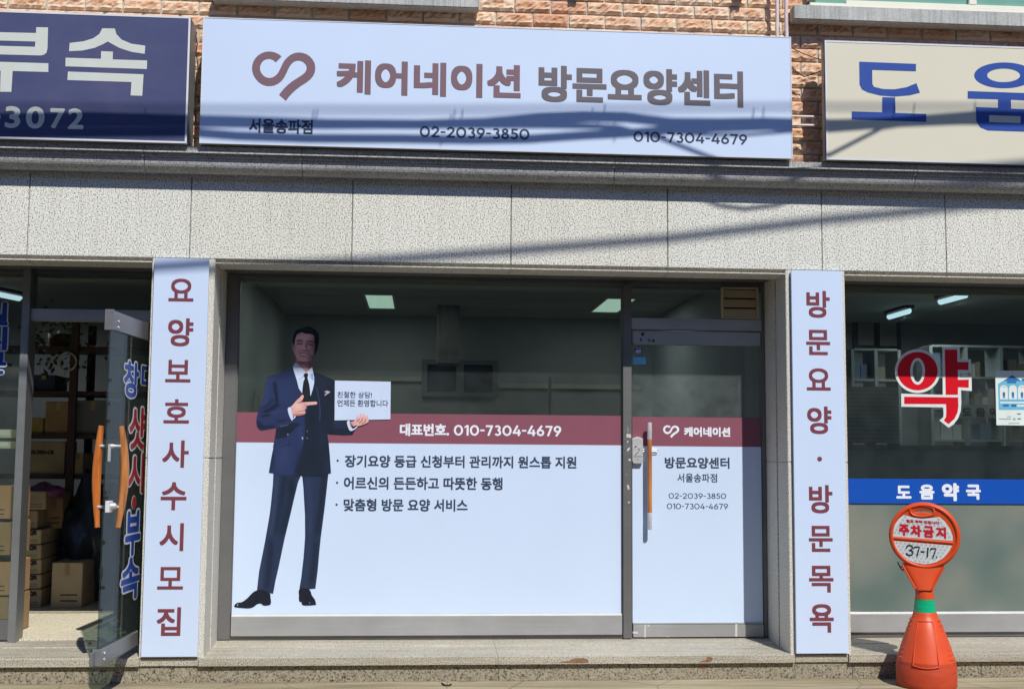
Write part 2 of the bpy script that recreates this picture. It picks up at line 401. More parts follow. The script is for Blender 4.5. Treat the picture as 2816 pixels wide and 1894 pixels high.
# ================================================================== setting
YG = 0.50                                   # depth of the glazing behind the granite front
ZL = Z(1408, 1801.5, 0.0)                   # top of doorstep at its front edge
ZLB = Z(1408, 1754, YG)                     # and at the glazing
MB().quad((-60, -1.0, 0), (60, -1.0, 0), (60, 6, 0), (-60, 6, 0)).build('pavement', GROUND, kind='structure')
MB().quad((-60, -60, -0.12), (60, -60, -0.12), (60, -1.0, -0.12), (-60, -1.0, -0.12)).build('road', ASPH, kind='structure')
MB().box(-60, 60, -1.15, -0.99, -0.2, 0.004).build('kerb', G_PLI, kind='structure')

XL0, XR1 = -7.0, 8.0
B = thing('shop_building', 'brick building with granite ground floor split into three glazed shop bays', 'building', (0, 0, 0))
# openings
XA = X(418.5, 740, 0)                       # left edge of left pillar
XB = X(591, 745, 0)                         # right edge of left pillar = left jamb of centre bay
XC = X(2160, 760, 0); XD = X(2322.5, 770, 0)
ZBAND1 = Z(1056, 500, 0); ZBAND0 = Z(1056, 720, 0)
ZBEAD1 = Z(1056, 730.5, 0); ZBEAD0 = Z(1056, 734.5, 0)
ZSOF = ZBEAD0
# granite band in separate slabs
mb = MB(); xs = [XL0, X(78, 600, 0), X(524, 600, 0), X(969, 600, 0), X(1405.5, 600, 0), X(1836, 600, 0), X(2259.5, 600, 0), X(2600, 600, 0)]
while xs[-1] < XR1: xs.append(xs[-1]+1.0)
for a, b in zip(xs, xs[1:]): mb.box(a+0.003, b-0.003, 0.0, 0.04, ZBAND0, ZBAND1+0.05, bev=0.002)
mb.box(XL0, XR1, 0.02, 0.3, ZBAND0+0.001, ZBAND1+0.06, 1)
mb.build('granite_band', [G_LIT, MORTAR], B)
# bead / soffit moulding under the band
mb = MB()
mb.box(XL0, XR1, 0.034, 0.3, ZBEAD1+0.001, ZBAND0-0.001)
for a, b in ((XL0, XA), (XB, XC), (XD, XR1)):
    e = [a] + [x for x in xs if a+0.2 < x < b-0.2] + [b]
    for p, q in zip(e, e[1:]):
        mb.box(p+0.0015, q-0.0015, -0.002, 0.22, ZSOF, ZBEAD1, bev=0.0025)
mb.build('lintel_moulding', G_TRIM, B)
mb = MB()
for a, b in ((XL0, XA), (XB, XC), (XD, XR1)):
    mb.box(a, b, 0.221, YG+0.2, ZSOF+0.028, ZSOF+0.3)
    n = int((b-a)/0.15)
    for k in range(n): mb.box(a+(b-a)*k/n+0.002, a+(b-a)*(k+1)/n-0.002, 0.33, YG-0.035, ZSOF+0.012, ZSOF+0.028)
mb.build('soffit', ALU_D, B)
# cornice profile swept along the front
zc1 = lambda y, Y: Z(1056, y, Y)
prof = [(-0.125, zc1(429.6, -.125)), (-0.150, zc1(430.2, -.15)), (-0.150, zc1(433.6, -.15)), (-0.125, zc1(434.6, -.125)), (-0.125, zc1(446, -.125)), (-0.115, zc1(447, -.115)), (-0.115, zc1(452.5, -.115))]
za, zb = zc1(453, -.124), zc1(491, -.046)
for k in range(9):
    t = k/8; a = t*math.pi/2
    prof.append((-0.112+0.066*(1-math.cos(a))*1.0, za+(zb-za)*math.sin(a)))
prof += [(-0.040, zb), (-0.040, zc1(493.5, -.04)), (-0.037, zc1(494.5, -.037)), (-0.037, zc1(500, -.037)), (0.01, zc1(500.3, .01))]
mb = MB(); jx = [XL0, X(-300, 470, -.1), X(395, 405, -.14), X(831, 455, -.1), X(1689, 480, -.1), X(2515, 490, -.1), X(3300, 490, -.1), XR1]
ztop = zc1(414, -.14)
prof = [(0.075, ztop), (-0.125, ztop)] + prof
for a, b in zip(jx, jx[1:]):
    a += 0.002; b -= 0.002
    vs = [(x, y, z) for x in (a, b) for y, z in prof]; n = len(prof)
    mb.add(vs, [(i, i+1, n+i+1, n+i) for i in range(n-1)])
    mb.add(vs, [list(range(n))[::-1], [n+i for i in range(n)]])
mb.build('cornice', G_COR, B)
# bricks
YB = 0.065; pz = 0.0905; pxl = 0.2405; jt = 0.011
zj = Z(1408, 70, YB); mb = MB(); core = []
row0 = int((zj-ztop)/pz)+1
sill_r = (X(2178, 40, 0), XR1, Z(2400, 60, -0.05), Z(2400, 21, -0.05))
sill_l = (X(586, 8, 0), X(1316, 15, 0), Z(1000, 12, -0.05), Z(1000, 12, -0.05)+0.11)
for r in range(-row0-1, 14):
    z0 = zj+r*pz+jt/2; z1 = zj+(r+1)*pz-jt/2
    xj = X(1465 if r % 2 == 0 else 1415.5, 50, YB)
    k0 = int((xj-(-3.6))/pxl)+1
    for k in range(-k0, int((4.4-xj)/pxl)+1):
        a = xj+k*pxl+jt/2+random.uniform(-.0015, .0015); b = xj+(k+1)*pxl-jt/2+random.uniform(-.0015, .0015)
        nx, nz = 12, 5; vs = []; dz = random.uniform(-.0015, .0015); dy = random.uniform(-.003, .003)
        for j in range(nz+1):
            for i in range(nx+1):
                e = min(i, nx-i, j, nz-j)
                jit = 0 if e == 0 else random.uniform(-.007, .006)
                y = YB+dy+(0.004 if e == 0 else -0.004+jit)
                if j == 1: y -= random.uniform(0.0, 0.008)
                vs.append((a+(b-a)*i/nx+random.uniform(-.002, .002), y, z0+dz+(z1-z0)*j/nz+(random.uniform(-.003, .003) if 0 < j < nz else random.uniform(-.0012, .0012))))
                core.append(1.0 if 2 <= i <= nx-2 and j in (2, 3, 4) else 0.0)
        w_ = nx+1; fs = [(j*w_+i, j*w_+i+1, (j+1)*w_+i+1, (j+1)*w_+i) for j in range(nz) for i in range(nx)]
        border = [i for i in range(w_)] + [j*w_+nx for j in range(1, nz+1)] + [nz*w_+i for i in range(nx-1, -1, -1)] + [j*w_ for j in range(nz-1, 0, -1)]
        n0 = len(vs)
        for q in border: vs.append((vs[q][0], YB+0.03, vs[q][2])); core.append(0.0)
        L = len(border)
        for q in range(L): fs.append((border[q], n0+q, n0+(q+1) % L, border[(q+1) % L]))
        mb.add(vs, fs, 0)
bw = mb.build('brick_wall', [BRICK], B)
ca = bw.data.color_attributes.new('core', 'FLOAT_COLOR', 'POINT')
for i, v in enumerate(core): ca.data[i].color = (v, v, v, 1)
MB().box(XL0, XR1, YB+0.012, YB+0.3, ztop-0.02, 8.5).build('mortar_backing', MORTAR, B)
# upper sills and window
MB().box(*sill_r[:2], -0.055, 0.05, sill_r[2], sill_r[3], bev=0.004).build('window_sill', CONC_SILL, B)
MB().box(*sill_l[:2], -0.055, 0.05, sill_l[2], sill_l[3], bev=0.004).build('window_sill', CONC_SILL, B)
CREAM = plain('cream window frame', C(232, 230, 212), 0.5, var=0.03)
GREENG = plain('green tinted glazing', C(120, 168, 150), 0.1, var=0.05)
for (a, b, zz) in ((X(2225, 5, 0), XR1, sill_r[3]), (X(640, 5, 0), X(1260, 5, 0), sill_l[3])):
    mb = MB(); mb.box(a, b, -0.02, 0.06, zz+0.001, zz+0.032, bev=0.003); mb.box(a+0.25, b, -0.012, 0.05, zz+0.0325, zz+0.06, bev=0.003)
    for q in range(4): mb.box(a+q*1.1, a+q*1.1+0.05, -0.014, 0.05, zz+0.0605, zz+1.3)
    wf = mb.build('window_frame', CREAM, B); MB().box(a+0.01, b-0.01, 0.012, 0.03, zz+0.03, zz+1.3).build('pane', GREENG, wf)

# pillars with stepped reveals
def pillar(a, b):
    mb = MB(); t = Z(1300, 737, 0); zh = Z(1408, 1265, 0)
    for z0, z1 in ((ZL-0.004, zh-0.0015), (zh+0.0015, ZBAND0-0.002)):
        mb.box(a, b, 0.0, 0.22, z0, z1, bev=0.003)
        mb.box(a+0.014, b-0.014, 0.2201, 0.245, z0, z1, 1)
        mb.box(a, b, 0.2452, YG+0.12, z0, z1, bev=0.003)
    mb.box(a+0.01, b-0.01, 0.004, YG+0.1, ZL+0.02, ZBAND0-0.01, 1)
    return mb.build('pillar', [G_TRIM, MORTAR], B)
pillar(XA, XB); pillar(XC, XD)
# doorsteps: sloped slabs with a nosing, one per bay, blocks under the pillars
TH = 0.050
def step(a, b, y0, cuts):
    mb = MB(); xs_ = [a]+[c for c in cuts if a < c < b]+[b]
    for p, q in zip(xs_, xs_[1:]):
        p += 0.001; q -= 0.001
        v = [(x, y, z) for x in (p, q) for y, z in ((y0, ZL-TH), (y0, ZL-0.003), (y0+0.003, ZL), (YG*0.6, ZL+(ZLB-ZL)*0.45), (YG*0.6+0.004, ZL+(ZLB-ZL)*0.45+0.004), (YG+0.1, ZLB+0.001), (YG+0.1, ZL-TH))]
        n = 7; mb.add(v, [(i, (i+1) % n, n+(i+1) % n, n+i) for i in range(n)]+[list(range(n))[::-1], [n+i for i in range(n)]])
    return mb.build('doorstep', G_STEP, B)
step(XL0, X(382.5, 1810, -.02), -0.022, [X(-520, 1810, 0)])
step(X(546, 1805, -.02), X(2186, 1798, -.02), -0.022, [X(1370, 1800, -.02)])
step(X(2335, 1797, -.02), XR1, -0.022, [X(2900, 1797, -.02)])
mb = MB()
for a, b in ((X(383.5, 1810, -.01), X(545, 1805, -.01)), (X(2187, 1798, -.01), X(2334, 1797, -.01))):
    mb.box(a, b, -0.008, 0.2, ZL-TH-0.002, ZL-0.0045, bev=0.003)
mb.build('pillar_base', G_STEP, B)
mb = MB(); cuts = [XL0, X(281, 1850, 0), X(383, 1850, 0), X(541, 1850, 0), X(1370, 1850, 0), X(2187, 1850, 0), X(2345, 1850, 0), X(2700, 1850, 0), XR1]
for a, b in zip(cuts, cuts[1:]): mb.box(a+0.0012, b-0.0012, 0.004, 0.06, -0.05, ZL-TH-0.0005, bev=0.002)
mb.box(XL0, XR1, 0.012, 0.3, -0.05, ZL-TH-0.002, 1)
mb.build('plinth', [G_PLI, MORTAR], B)
# rust stains are flat marks on the nosing
RUST = plain('rust stain', C(134, 98, 74), 0.9, var=0.35, vs=60)
R1 = zc(1408, 1420, 3.308)
mb = MB()
shape(mb, [R1([(430, 1322), (520, 1310), (560, 1290), (640, 1285), (690, 1300), (680, 1325), (560, 1328)])], -0.0228, smooth=5)
shape(mb, [R1([(1700, 1318), (1765, 1300), (1775, 1275), (1815, 1278), (1822, 1305), (1785, 1322)])], -0.0228, smooth=5)
shape(mb, [R1([(1705, 1348), (1780, 1345), (1785, 1370), (1740, 1384), (1705, 1375)])], 0.0032, smooth=5)
mb.build('rust_stain', RUST, B)

# interiors ---------------------------------------------------------------
ZF = ZLB; ZCE = 2.86; YBK = 5.2
mb = MB(); mb.quad((XL0, YG+0.1, ZF), (XR1, YG+0.1, ZF), (XR1, YBK, ZF), (XL0, YBK, ZF)); mb.build('interior_floor', FLOOR_I, B)
TILE = granite('shop floor tile', C(236, 228, 204), C(176, 168, 146), C(230, 216, 184), 120, contrast=1.6, rough=0.5)
mb = MB()
for i in range(6):
    for j in range(4):
        mb.box(-4.6+i*0.6+0.0015, -4.0+i*0.6-0.0015, YG+0.02+j*0.55+0.0015, YG+0.57+j*0.55-0.0015, ZF-0.01, ZF+0.004)
mb.build('floor_tiles', TILE, B)
mb = MB(); mb.quad((XL0, YG+0.1, ZCE), (XL0, YBK, ZCE), (XR1, YBK, ZCE), (XR1, YG+0.1, ZCE))
for q in range(5): mb.box(XB, XC+0.05, 1.1+q*0.85, 1.12+q*0.85, ZCE-0.004, ZCE+0.01)
mb.box(XL0, XR1, YG+0.13, YG+0.2, ZSOF-0.02, ZCE+0.1)
mb.build('interior_ceiling', CEIL_I, B)
mb = MB(); mb.box(XL0, XR1, YBK, YBK+0.1, 0, 3.2)
xw1 = (XA+XB)/2; xw2 = (XC+XD)/2
mb.box(xw1-0.06, xw1+0.06, YG+0.13, YBK, 0, 3.2); mb.box(xw2-0.06, xw2+0.06, YG+0.13, YBK, 0, 3.2)
mb.box(XL0-0.1, XL0, 0.1, YBK, -0.1, 3.2); mb.box(XR1, XR1+0.1, 0.1, YBK, -0.1, 3.2)
mb.box(XL0, XR1, YG+0.14, YBK+0.1, ZCE+0.12, ZCE+0.3)
mb.build('inner_wall', WALL_I, B)

# ================================================================== signs
def sign_box(name, label, face_m, corners, Y, depth, lip=0.012, off_wall=0.05, cab=CAB):
    (x0, z0), (x1, z1) = corners
    t = thing(name, label, 'sign', ((x0+x1)/2, Y, z0))
    mb = MB(); mb.box(x0, x1, Y+0.004, Y+depth, z0, z1, bev=0.003); mb.build('cabinet', cab, t)
    MB().box(x0+lip, x1-lip, Y, Y+0.02, z0+lip, z1-lip, bev=0.0012).build('face_panel', face_m, t)
    mb = MB()
    for a, b, c, d in ((x0, x1, z0, z0+lip), (x0, x1, z1-lip, z1), (x0, x0+lip, z0+lip, z1-lip), (x1-lip, x1, z0+lip, z1-lip)):
        mb.box(a, b, Y-0.002, Y+0.02, c+0.0002, d-0.0002)
    mb.build('rim', WHITE_EDGE, t)
    mb = MB(); n = max(2, int((x1-x0)/0.9))
    for k in range(n+1):
        xx = x0+0.12+(x1-x0-0.24)*k/n
        for zz in (z0+0.18, z1-0.2): mb.box(xx-0.012, xx+0.012, Y+depth, 0.09, zz, zz+0.024)
    mb.build('wall_bracket', CAB, t)
    return t
YS = -0.175
# navy sign ---------------------------------------------------------
def navy_mat():
    m = N('faded navy fabric face'); m.rm(0.7)
    f = m.noise(1.6, 5, 0.65); g = m.noise(1.0, 3, 0.6, m.map((160, 160, 160))); h = m.noise(1.0, 4, 0.6, m.map((2.5, 2.5, 14)))
    c = m.ramp(f, [(0.3, C(58, 68, 110)), (0.55, C(70, 76, 116)), (0.75, C(90, 84, 120))])
    c = m.mix(0.35, c, m.ramp(h, [(0.3, (0.72, 0.74, 0.8)), (0.65, (1, 1, 1))]), 'MULTIPLY')
    c = m.mix(0.4, c, m.ramp(g, [(0.35, (0.72, 0.72, 0.74)), (0.6, (1, 1, 1))]), 'MULTIPLY'); m.base(c); return m.m
NT = (Z(260, 38, YS)); NB_ = Z(260, 388, YS)
xr = X(519, 220, YS)
nav = sign_box('shop_sign', 'faded navy lightbox sign with large cream Korean letters and 3072', navy_mat(), ((XL0+1.4, NB_), (xr, NT)), YS, 0.20)
R = zc(0, 0, 3.308); mb = MB(); yl = YS-0.001
for q in ([(930, 260), (1045, 262), (1058, 312), (1105, 362), (1195, 400), (1321, 418), (1316, 492), (1200, 475), (1090, 440), (1025, 405), (980, 380), (935, 405), (860, 438), (750, 462), (628, 468), (634, 393), (760, 378), (850, 350), (905, 310)],
          [(597, 527), (918, 537), (920, 468), (1027, 472), (1025, 543), (1338, 552), (1336, 630), (595, 605)],
          [(618, 653), (1306, 678), (1294, 873), (1188, 870), (1196, 748), (613, 730)],
          [(-470, 550), (440, 578), (440, 657), (115, 648), (103, 838), (0, 836), (6, 646), (-470, 628)],
          [(330, 250), (437, 252), (432, 440), (424, 480), (400, 500), (370, 507), (-380, 487), (-430, 460), (-440, 230), (-335, 232), (-335, 288), (328, 303)]):
    hole = [[(-330, 362), (322, 380), (318, 428), (-330, 410)]] if q[0] == (330, 250) else []
    shape(mb, [R(q)] + [R(h) for h in hole], yl)
for ch, x0, x1, a, b in (('3', 45, 186, 965, 1166), ('0', 236, 406, 968, 1170), ('7', 455, 590, 985, 1170), ('2', 618, 762, 985, 1175), ('-', -62, 6, 1050, 1078)):
    text(mb, ch, x0/3.308, a/3.308, b/3.308, x1/3.308, yl, 0.045 if ch != '-' else 0.02, square=False)
mb.build('lettering', plain('cream lettering', C(206, 210, 200), 0.6, var=0.04), nav)
# main white sign -----------------------------------------------------
mx0 = X(553.5, 220, YS); mx1 = X(2177.5, 270, YS); mz1 = Z(1400, 76, YS); mz0 = Z(1400, 416.5, YS)
ms = sign_box('shop_sign', 'long new white sign with brown ribbon emblem over the middle bay', VINYL2, ((mx0, mz0), (mx1, mz1)), YS, 0.12, lip=0.006)
L1 = zc(670, 120, 9.2227)
outer = [(962, 330), (880, 268), (790, 228), (700, 208), (610, 206), (520, 222), (430, 262), (350, 320), (280, 400), (235, 490), (213, 590), (216, 690), (245, 790), (300, 890), (380, 980), (480, 1045), (580, 1076), (680, 1080), (780, 1062), (880, 1015), (970, 940), (1035, 850), (1090, 740), (1140, 630), (1200, 530), (1270, 465), (1350, 436), (1430, 438), (1510, 470), (1570, 530), (1598, 600), (1590, 680), (1545, 750), (1470, 810), (1360, 880), (1240, 955), (1120, 1050), (1010, 1160), (930, 1260), (898, 1302),
         (1072, 1455), (1140, 1360), (1230, 1260), (1340, 1160), (1460, 1070), (1590, 990), (1690, 910), (1765, 820), (1808, 720), (1820, 610), (1800, 500), (1750, 410), (1680, 330), (1590, 270), (1490, 238), (1390, 230), (1290, 245), (1190, 290), (1100, 360), (1030, 440), (980, 530), (930, 640), (880, 735), (820, 810), (740, 860), (650, 878), (570, 860), (500, 815), (440, 740), (415, 660), (420, 570), (455, 485), (510, 430), (580, 398), (660, 390), (740, 415), (815, 475)]
mb = MB(); yl = YS-0.0012; shape(mb, [L1(outer)], yl); mb.build('emblem', BROWN, ms)
mb = MB(); text(mb, '케어네이션', 925.6, 164, 257.5, 1432, yl, 0.040); mb.build('lettering', BROWN, ms)
mb = MB(); text(mb, '방문요양센터', 1481, 179.5, 279.5, 2043.5, yl, 0.036); mb.build('lettering', GREY_L, ms)
mb = MB(); text(mb, '서울송파점', 685, 325.5, 365, 860, yl, 0.026); mb.build('lettering', INK, ms)
for n_, a in (('02-2039-3850', (1154.5, 347, 376.5, 1456)), ('010-7304-4679', (1742, 361.5, 389.5, 2054.5))): mb = MB(); number(mb, n_, *a, yl, .165); mb.build('lettering', INK, ms)
# cream sign ------------------------------------------------------------
cx0 = X(2270.5, 280, YS); cz1 = Z(2276, 111.5, YS); cz0 = Z(2276, 439, YS)
cs = sign_box('shop_sign', 'aged cream lightbox sign with large blue Korean letters', plain('cream sign face', C(219, 213, 190), 0.5, var=0.025, vs=1.2), ((cx0, cz0), (XR1-1.0, cz1)), YS, 0.075)
R = zc(2112, 0, 3.308); mb = MB()
shape(mb, [R([(830, 563), (1347, 583), (1346, 650), (948, 637), (950, 765), (965, 792), (1050, 812), (1150, 814), (1260, 795), (1350, 758), (1383, 845), (1290, 868), (1150, 880), (1020, 870), (910, 842), (855, 815), (833, 770)])], yl)
shape(mb, [R([(762, 1015), (1038, 1023), (1040, 885), (1157, 888), (1160, 1028), (1440, 1038), (1440, 1110), (762, 1088)])], yl)
shape(mb, [R(ell(2148, 687, 272, 117, 64)), R(ell(2144, 687, 150, 62, 48))], yl)
shape(mb, [R([(1817, 830), (2490, 853), (2490, 922), (2210, 908), (2212, 990), (2420, 998), (2420, 1130), (2405, 1180), (2370, 1200), (2000, 1188), (1930, 1160), (1895, 1105), (1890, 975), (2093, 982), (2093, 905), (1817, 898)]), R([(2012, 1048), (2298, 1058), (2298, 1122), (2012, 1113)])], yl)
mb.build('lettering', plain('blue lettering', C(40, 76, 158), 0.4), cs)
PIPE = plain('dusty white conduit', C(222, 205, 200), 0.6, var=0.12, vs=15)
mb = MB()
for y in (321, 345): mb.tube([(X(2150, y-1, -.05), -0.05, Z(2182, y, -.05)), (X(2239, y, -.05), -0.05, Z(2239, y+.5, -.05))], 0.0085, 10)
mb.build('mounting_bar', PIPE, cs)
for k, (a, lab) in enumerate(((2137, 'left of two dusty white conduits on the brick above the white sign'), (2163, 'dusty white conduit nearest the grey concrete sill, beside its twin'))):
    pts = [(X(a, 50, -0.03)+random.uniform(-.003, .003), -0.03, z) for z in [3.95+0.12*q for q in range(10)]]
    pts = [(pts[0][0], pts[0][1], 3.4)] + pts
    tag(MB().tube(pts, 0.0125, 12).build('conduit', PIPE), lab, 'conduit', 'white conduits on the brick')
# thin cables in the gap between the signs
R = zc(2112, 0, 3.308)
def cable(pts, r, name, lab, grp=None, y=-0.02, m=None):
    q = [P3(a, b, y) for a, b in pts]; return tag(MB().tube(q, r, 6).build(name, m or BLACKC), lab, 'cable', grp)
cable(R([(200, 430), (300, 480), (400, 520), (500, 550)]), 0.003, 'cable', 'thin black cable slanting down across bricks between white and cream signs')
cable(R([(150, 640), (230, 625), (270, 665), (330, 700), (420, 672), (520, 630)]), 0.004, 'cable', 'looped thicker black cable sagging on bricks beside the cream sign')
R = zc(0, 0, 3.308)
cable(R([(1770, 290), (1790, 300), (1782, 330), (1795, 400), (1783, 480), (1800, 600), (1790, 860), (1815, 920), (1760, 960)]), 0.004, 'cable', 'thin black cable hanging in the gap beside the navy sign')

# ================================================================== pillar boards
def board(label, px, chars):
    (a0, t0), (a1, t1), (b0, s0), (b1, s1) = px
    Y = -0.03
    x0 = (X(a0, t0, Y)+X(b0, s0, Y))/2; x1 = (X(a1, t1, Y)+X(b1, s1, Y))/2; z1 = (Z(a0, t0, Y)+Z(a1, t1, Y))/2; z0 = (Z(b0, s0, Y)+Z(b1, s1, Y))/2
    t = thing('banner_board', label, 'sign', ((x0+x1)/2, Y, z0), 'vertical white boards on the granite pillars')
    MB().box(x0, x1, Y, Y+0.018, z0, z1, bev=0.001).build('panel', VINYL2, t)
    mb = MB()
    for z in (z0+0.1, (z0+z1)/2, z1-0.1): mb.box(x0+0.02, x1-0.02, Y+0.018, -0.0005, z-0.02, z+0.02)
    mb.build('batten', ALU_D, t)
    mb = MB()
    for ch, c0, c1, y0, y1 in chars:
        if ch == '·': shape(mb, [ell((c0+c1)/2, (y0+y1)/2, 6.6, 6.6, 24)], Y-0.001)
        else: text(mb, ch, c0, y0, y1, c1, Y-0.001, 0.022)
    mb.build('lettering', MAROON, t)
board('white vertical board on left pillar reading 요양보호사수시모집', ((428.7, 709), (578, 711.5), (384, 1805), (539.8, 1805)),
      [('요', 464, 532.6, 765.7, 827.7), ('양', 462, 531.5, 874.5, 951), ('보', 455, 524.5, 988.8, 1050), ('호', 450.4, 520.5, 1097, 1163), ('사', 446.8, 519, 1210, 1284.5), ('수', 442, 513, 1325, 1401.5), ('시', 439, 505, 1437.5, 1513.7), ('모', 433, 504, 1558, 1619.5), ('집', 431, 497, 1668.5, 1747)])
board('white vertical board on right pillar reading 방문요양·방문목욕', ((2177, 742.5), (2317.5, 745.5), (2189.5, 1796), (2332, 1795.5)),
      [('방', 2217.8, 2281.9, 799, 872.6), ('문', 2217, 2282.8, 906.3, 975), ('요', 2218.4, 2284, 1012, 1072.5), ('양', 2220, 2286.4, 1116.7, 1192), ('·', 2247, 2261, 1255, 1268), ('방', 2225, 2289.4, 1332.8, 1410), ('문', 2224.5, 2289.8, 1444.8, 1516), ('목', 2225, 2292, 1554.5, 1627.7), ('욕', 2226.9, 2292.8, 1660, 1738)])

# ================================================================== centre shopfront
S = thing('shopfront', 'grey aluminium shopfront frame of the middle bay with one big window', 'shopfront', ((XB+XC)/2, YG, ZLB))
ZT = ZSOF+0.012
def vbar(x0, x1, z0, z1, y0=YG-0.03, y1=YG+0.05, m=ALU_D, name='frame', parent=None, bev=0.002): return MB().box(x0, x1, y0, y1, z0, z1, bev=bev).build(name, m, parent)
xj0 = XB+0.002; xj1 = X(645.5, 1300, YG); xm0 = X(1713.5, 1300, YG-.03); xm1 = X(1737, 1300, YG-.03); xd0 = X(1738.5, 1300, YG); xd1 = X(2095, 1400, YG); xf1 = XC-0.002
zr1 = Z(1400, 1685.5, YG); zr0 = Z(1400, 1746, YG-.03)
mb = MB(); mb.box(xj0, xj1, YG-0.02, YG+0.06, ZLB+0.001, ZT, bev=0.002); mb.box(xj1-0.004, xj1+0.006, YG-0.008, YG+0.01, zr1, ZT-0.03)
mb.box(xd1+0.004, xf1, YG-0.02, YG+0.06, ZLB+0.001, ZT, bev=0.002); mb.box(xj1, xd1+0.003, YG-0.012, YG+0.05, ZT-0.022, ZT+0.01)
mb.build('jamb_frame', ALU_D, S)
mb = MB(); mb.box(xm0, xm1, YG-0.035, YG+0.06, ZLB+0.0005, ZT-0.023, bev=0.002); mb.box(xm0-0.006, xm0-0.0005, YG-0.014, YG+0.03, zr1, ZT-0.023)
mull = mb.build('mullion', ALU_D, S)
mb = MB(); R = zc(1408, 948, 3.308)
PEEL = plain('peeling pale paint', C(205, 200, 196), 0.7)
for q in ([(1040, 808), (1080, 812), (1085, 845), (1042, 840)], [(1045, 870), (1062, 875), (1050, 895)], [(1045, 950), (1068, 930), (1075, 945), (1050, 970)], [(1058, 1035), (1082, 1040), (1080, 1055), (1060, 1052)], [(1045, 1275), (1062, 1272), (1070, 1310), (1055, 1318)], [(1058, 1422), (1072, 1428), (1068, 1440), (1055, 1436)], [(1042, 1175), (1050, 1178), (1040, 1184)], [(1052, 720), (1056, 760), (1060, 800), (1054, 780)]):
    shape(mb, [R(q)], YG-0.0354)
mb.build('paint_patch', PEEL, mull)
mb = MB(); mb.box(xj1+0.0065, xm0-0.0065, YG-0.03, YG+0.05, zr0, zr1-0.013, bev=0.003); rl = mb.build('bottom_rail', ALU, S)
MB().add([(xj1+.0065, YG-.022, zr1-.0125), (xm0-.0065, YG-.022, zr1-.0125), (xm0-.0065, YG-.006, zr1+.001), (xj1+.0065, YG-.006, zr1+.001), (xj1+.0065, YG+.04, zr1-.0125), (xm0-.0065, YG+.04, zr1-.0125)], [(0, 1, 2, 3), (0, 3, 4), (1, 5, 2), (3, 2, 5, 4)]).build('glazing_bead', LIPM, rl)
MB().box(xj1, xm0-0.001, YG-0.012, YG+0.05, ZLB+0.001, zr0-0.003).build('sub_sill', ALU_D, S)
zb1 = Z(1900, 876, YG-.03); zb0 = Z(1900, 907, YG-.03)
MB().box(xm1+0.0005, xd1+0.0035, YG-0.03, YG+0.05, zb0, zb1, bev=0.003).build('transom_bar', ALU, S)
MB().box(xj1+0.006, xm0-0.006, YG, YG+0.008, zr1, ZT-0.02).build('pane', GLASS, S)
MB().box(xm1, xd1+0.003, YG, YG+0.008, zb1, ZT-0.02).build('pane', GLASS, S)
# vent
v0, v1 = X(1985, 835, YG-.03), X(2085, 835, YG-.03); vz1 = Z(2035, 790, YG-.03); vz0 = Z(2035, 876, YG-.03)
V = thing('vent', 'small beige three slat exhaust vent above the middle door', 'vent', ((v0+v1)/2, YG-.03, vz0))
BEIGE = plain('beige plastic', C(196, 180, 146), 0.5, var=0.05)
mb = MB()
for a, b, c, d in ((v0, v0+.014, vz0, vz1), (v1-.010, v1, vz0, vz1), (v0+.014, v1-.01, vz0, vz0+.01), (v0+.014, v1-.01, vz1-.01, vz1)): mb.box(a, b, YG-0.035, YG-0.001, c, d, bev=0.002)
mb.box(v0+.014, v1-.01, YG-0.006, YG-0.002, vz0+.01, vz1-.01, 1); mb.build('frame', [BEIGE, DARK], V)
for k in range(3):
    h = (vz1-vz0-0.02)/3; a = vz0+0.012+k*h
    mb = MB(); mb.add([(v0+.017, YG-.036, a), (v1-.012, YG-.036, a), (v1-.012, YG-.018, a+h*0.86), (v0+.017, YG-.018, a+h*0.86), (v0+.017, YG-.030, a), (v1-.012, YG-.030, a), (v1-.012, YG-.012, a+h*.86), (v0+.017, YG-.012, a+h*.86)], [(0, 1, 2, 3), (4, 7, 6, 5), (0, 4, 5, 1), (3, 2, 6, 7), (0, 3, 7, 4), (1, 5, 6, 2)])
    mb.build('slat', BEIGE, V)
# glass door
D_ = thing('glass_door', 'closed glass door of the middle bay with wood and steel pull handle', 'door', ((xd0+xd1)/2, YG, ZLB))
dz1 = Z(1800, 910, YG-.02); dzr = Z(1800, 947, YG-.02); dzb1 = Z(1900, 1712, YG-.02); dzb0 = Z(1900, 1751, YG-.02)
MB().box(xd0, xd1, YG+0.002, YG+0.012, dzb0, dz1-0.01).build('pane', GLASS_D, D_)
trl = MB().box(xd0, xd1, YG-0.018, YG+0.03, dzr, dz1, bev=0.004).build('top_rail', ALU, D_)
R = zc(1700, 740, 4.854); mb = MB(); shape(mb, [R(ell(327, 868, 24, 24, 20))], YG-.0186)
for q in ([(400, 930), (425, 930), (418, 975), (408, 975)], [(430, 955), (448, 952), (448, 962), (430, 964)], [(452, 935), (488, 938), (486, 975), (455, 972)], [(285, 940), (300, 905), (308, 945), (330, 940), (300, 965)]): shape(mb, [R(q)], YG-.0186)
mb.build('smudge', plain('old ink mark', (.05, .05, .05), .7), trl)
mb = MB(); mb.box(xd0+0.002, xd1, YG-0.018, YG+0.03, dzb0, dzb1-0.012, bev=0.003); mb.box(xd0+0.002, xd1, YG-0.012, YG+0.03, dzb1-0.0115, dzb1, bev=0.003)
br = mb.build('bottom_rail', ALU, D_)
mb = MB(); R = zc(1408, 1420, 3.308)
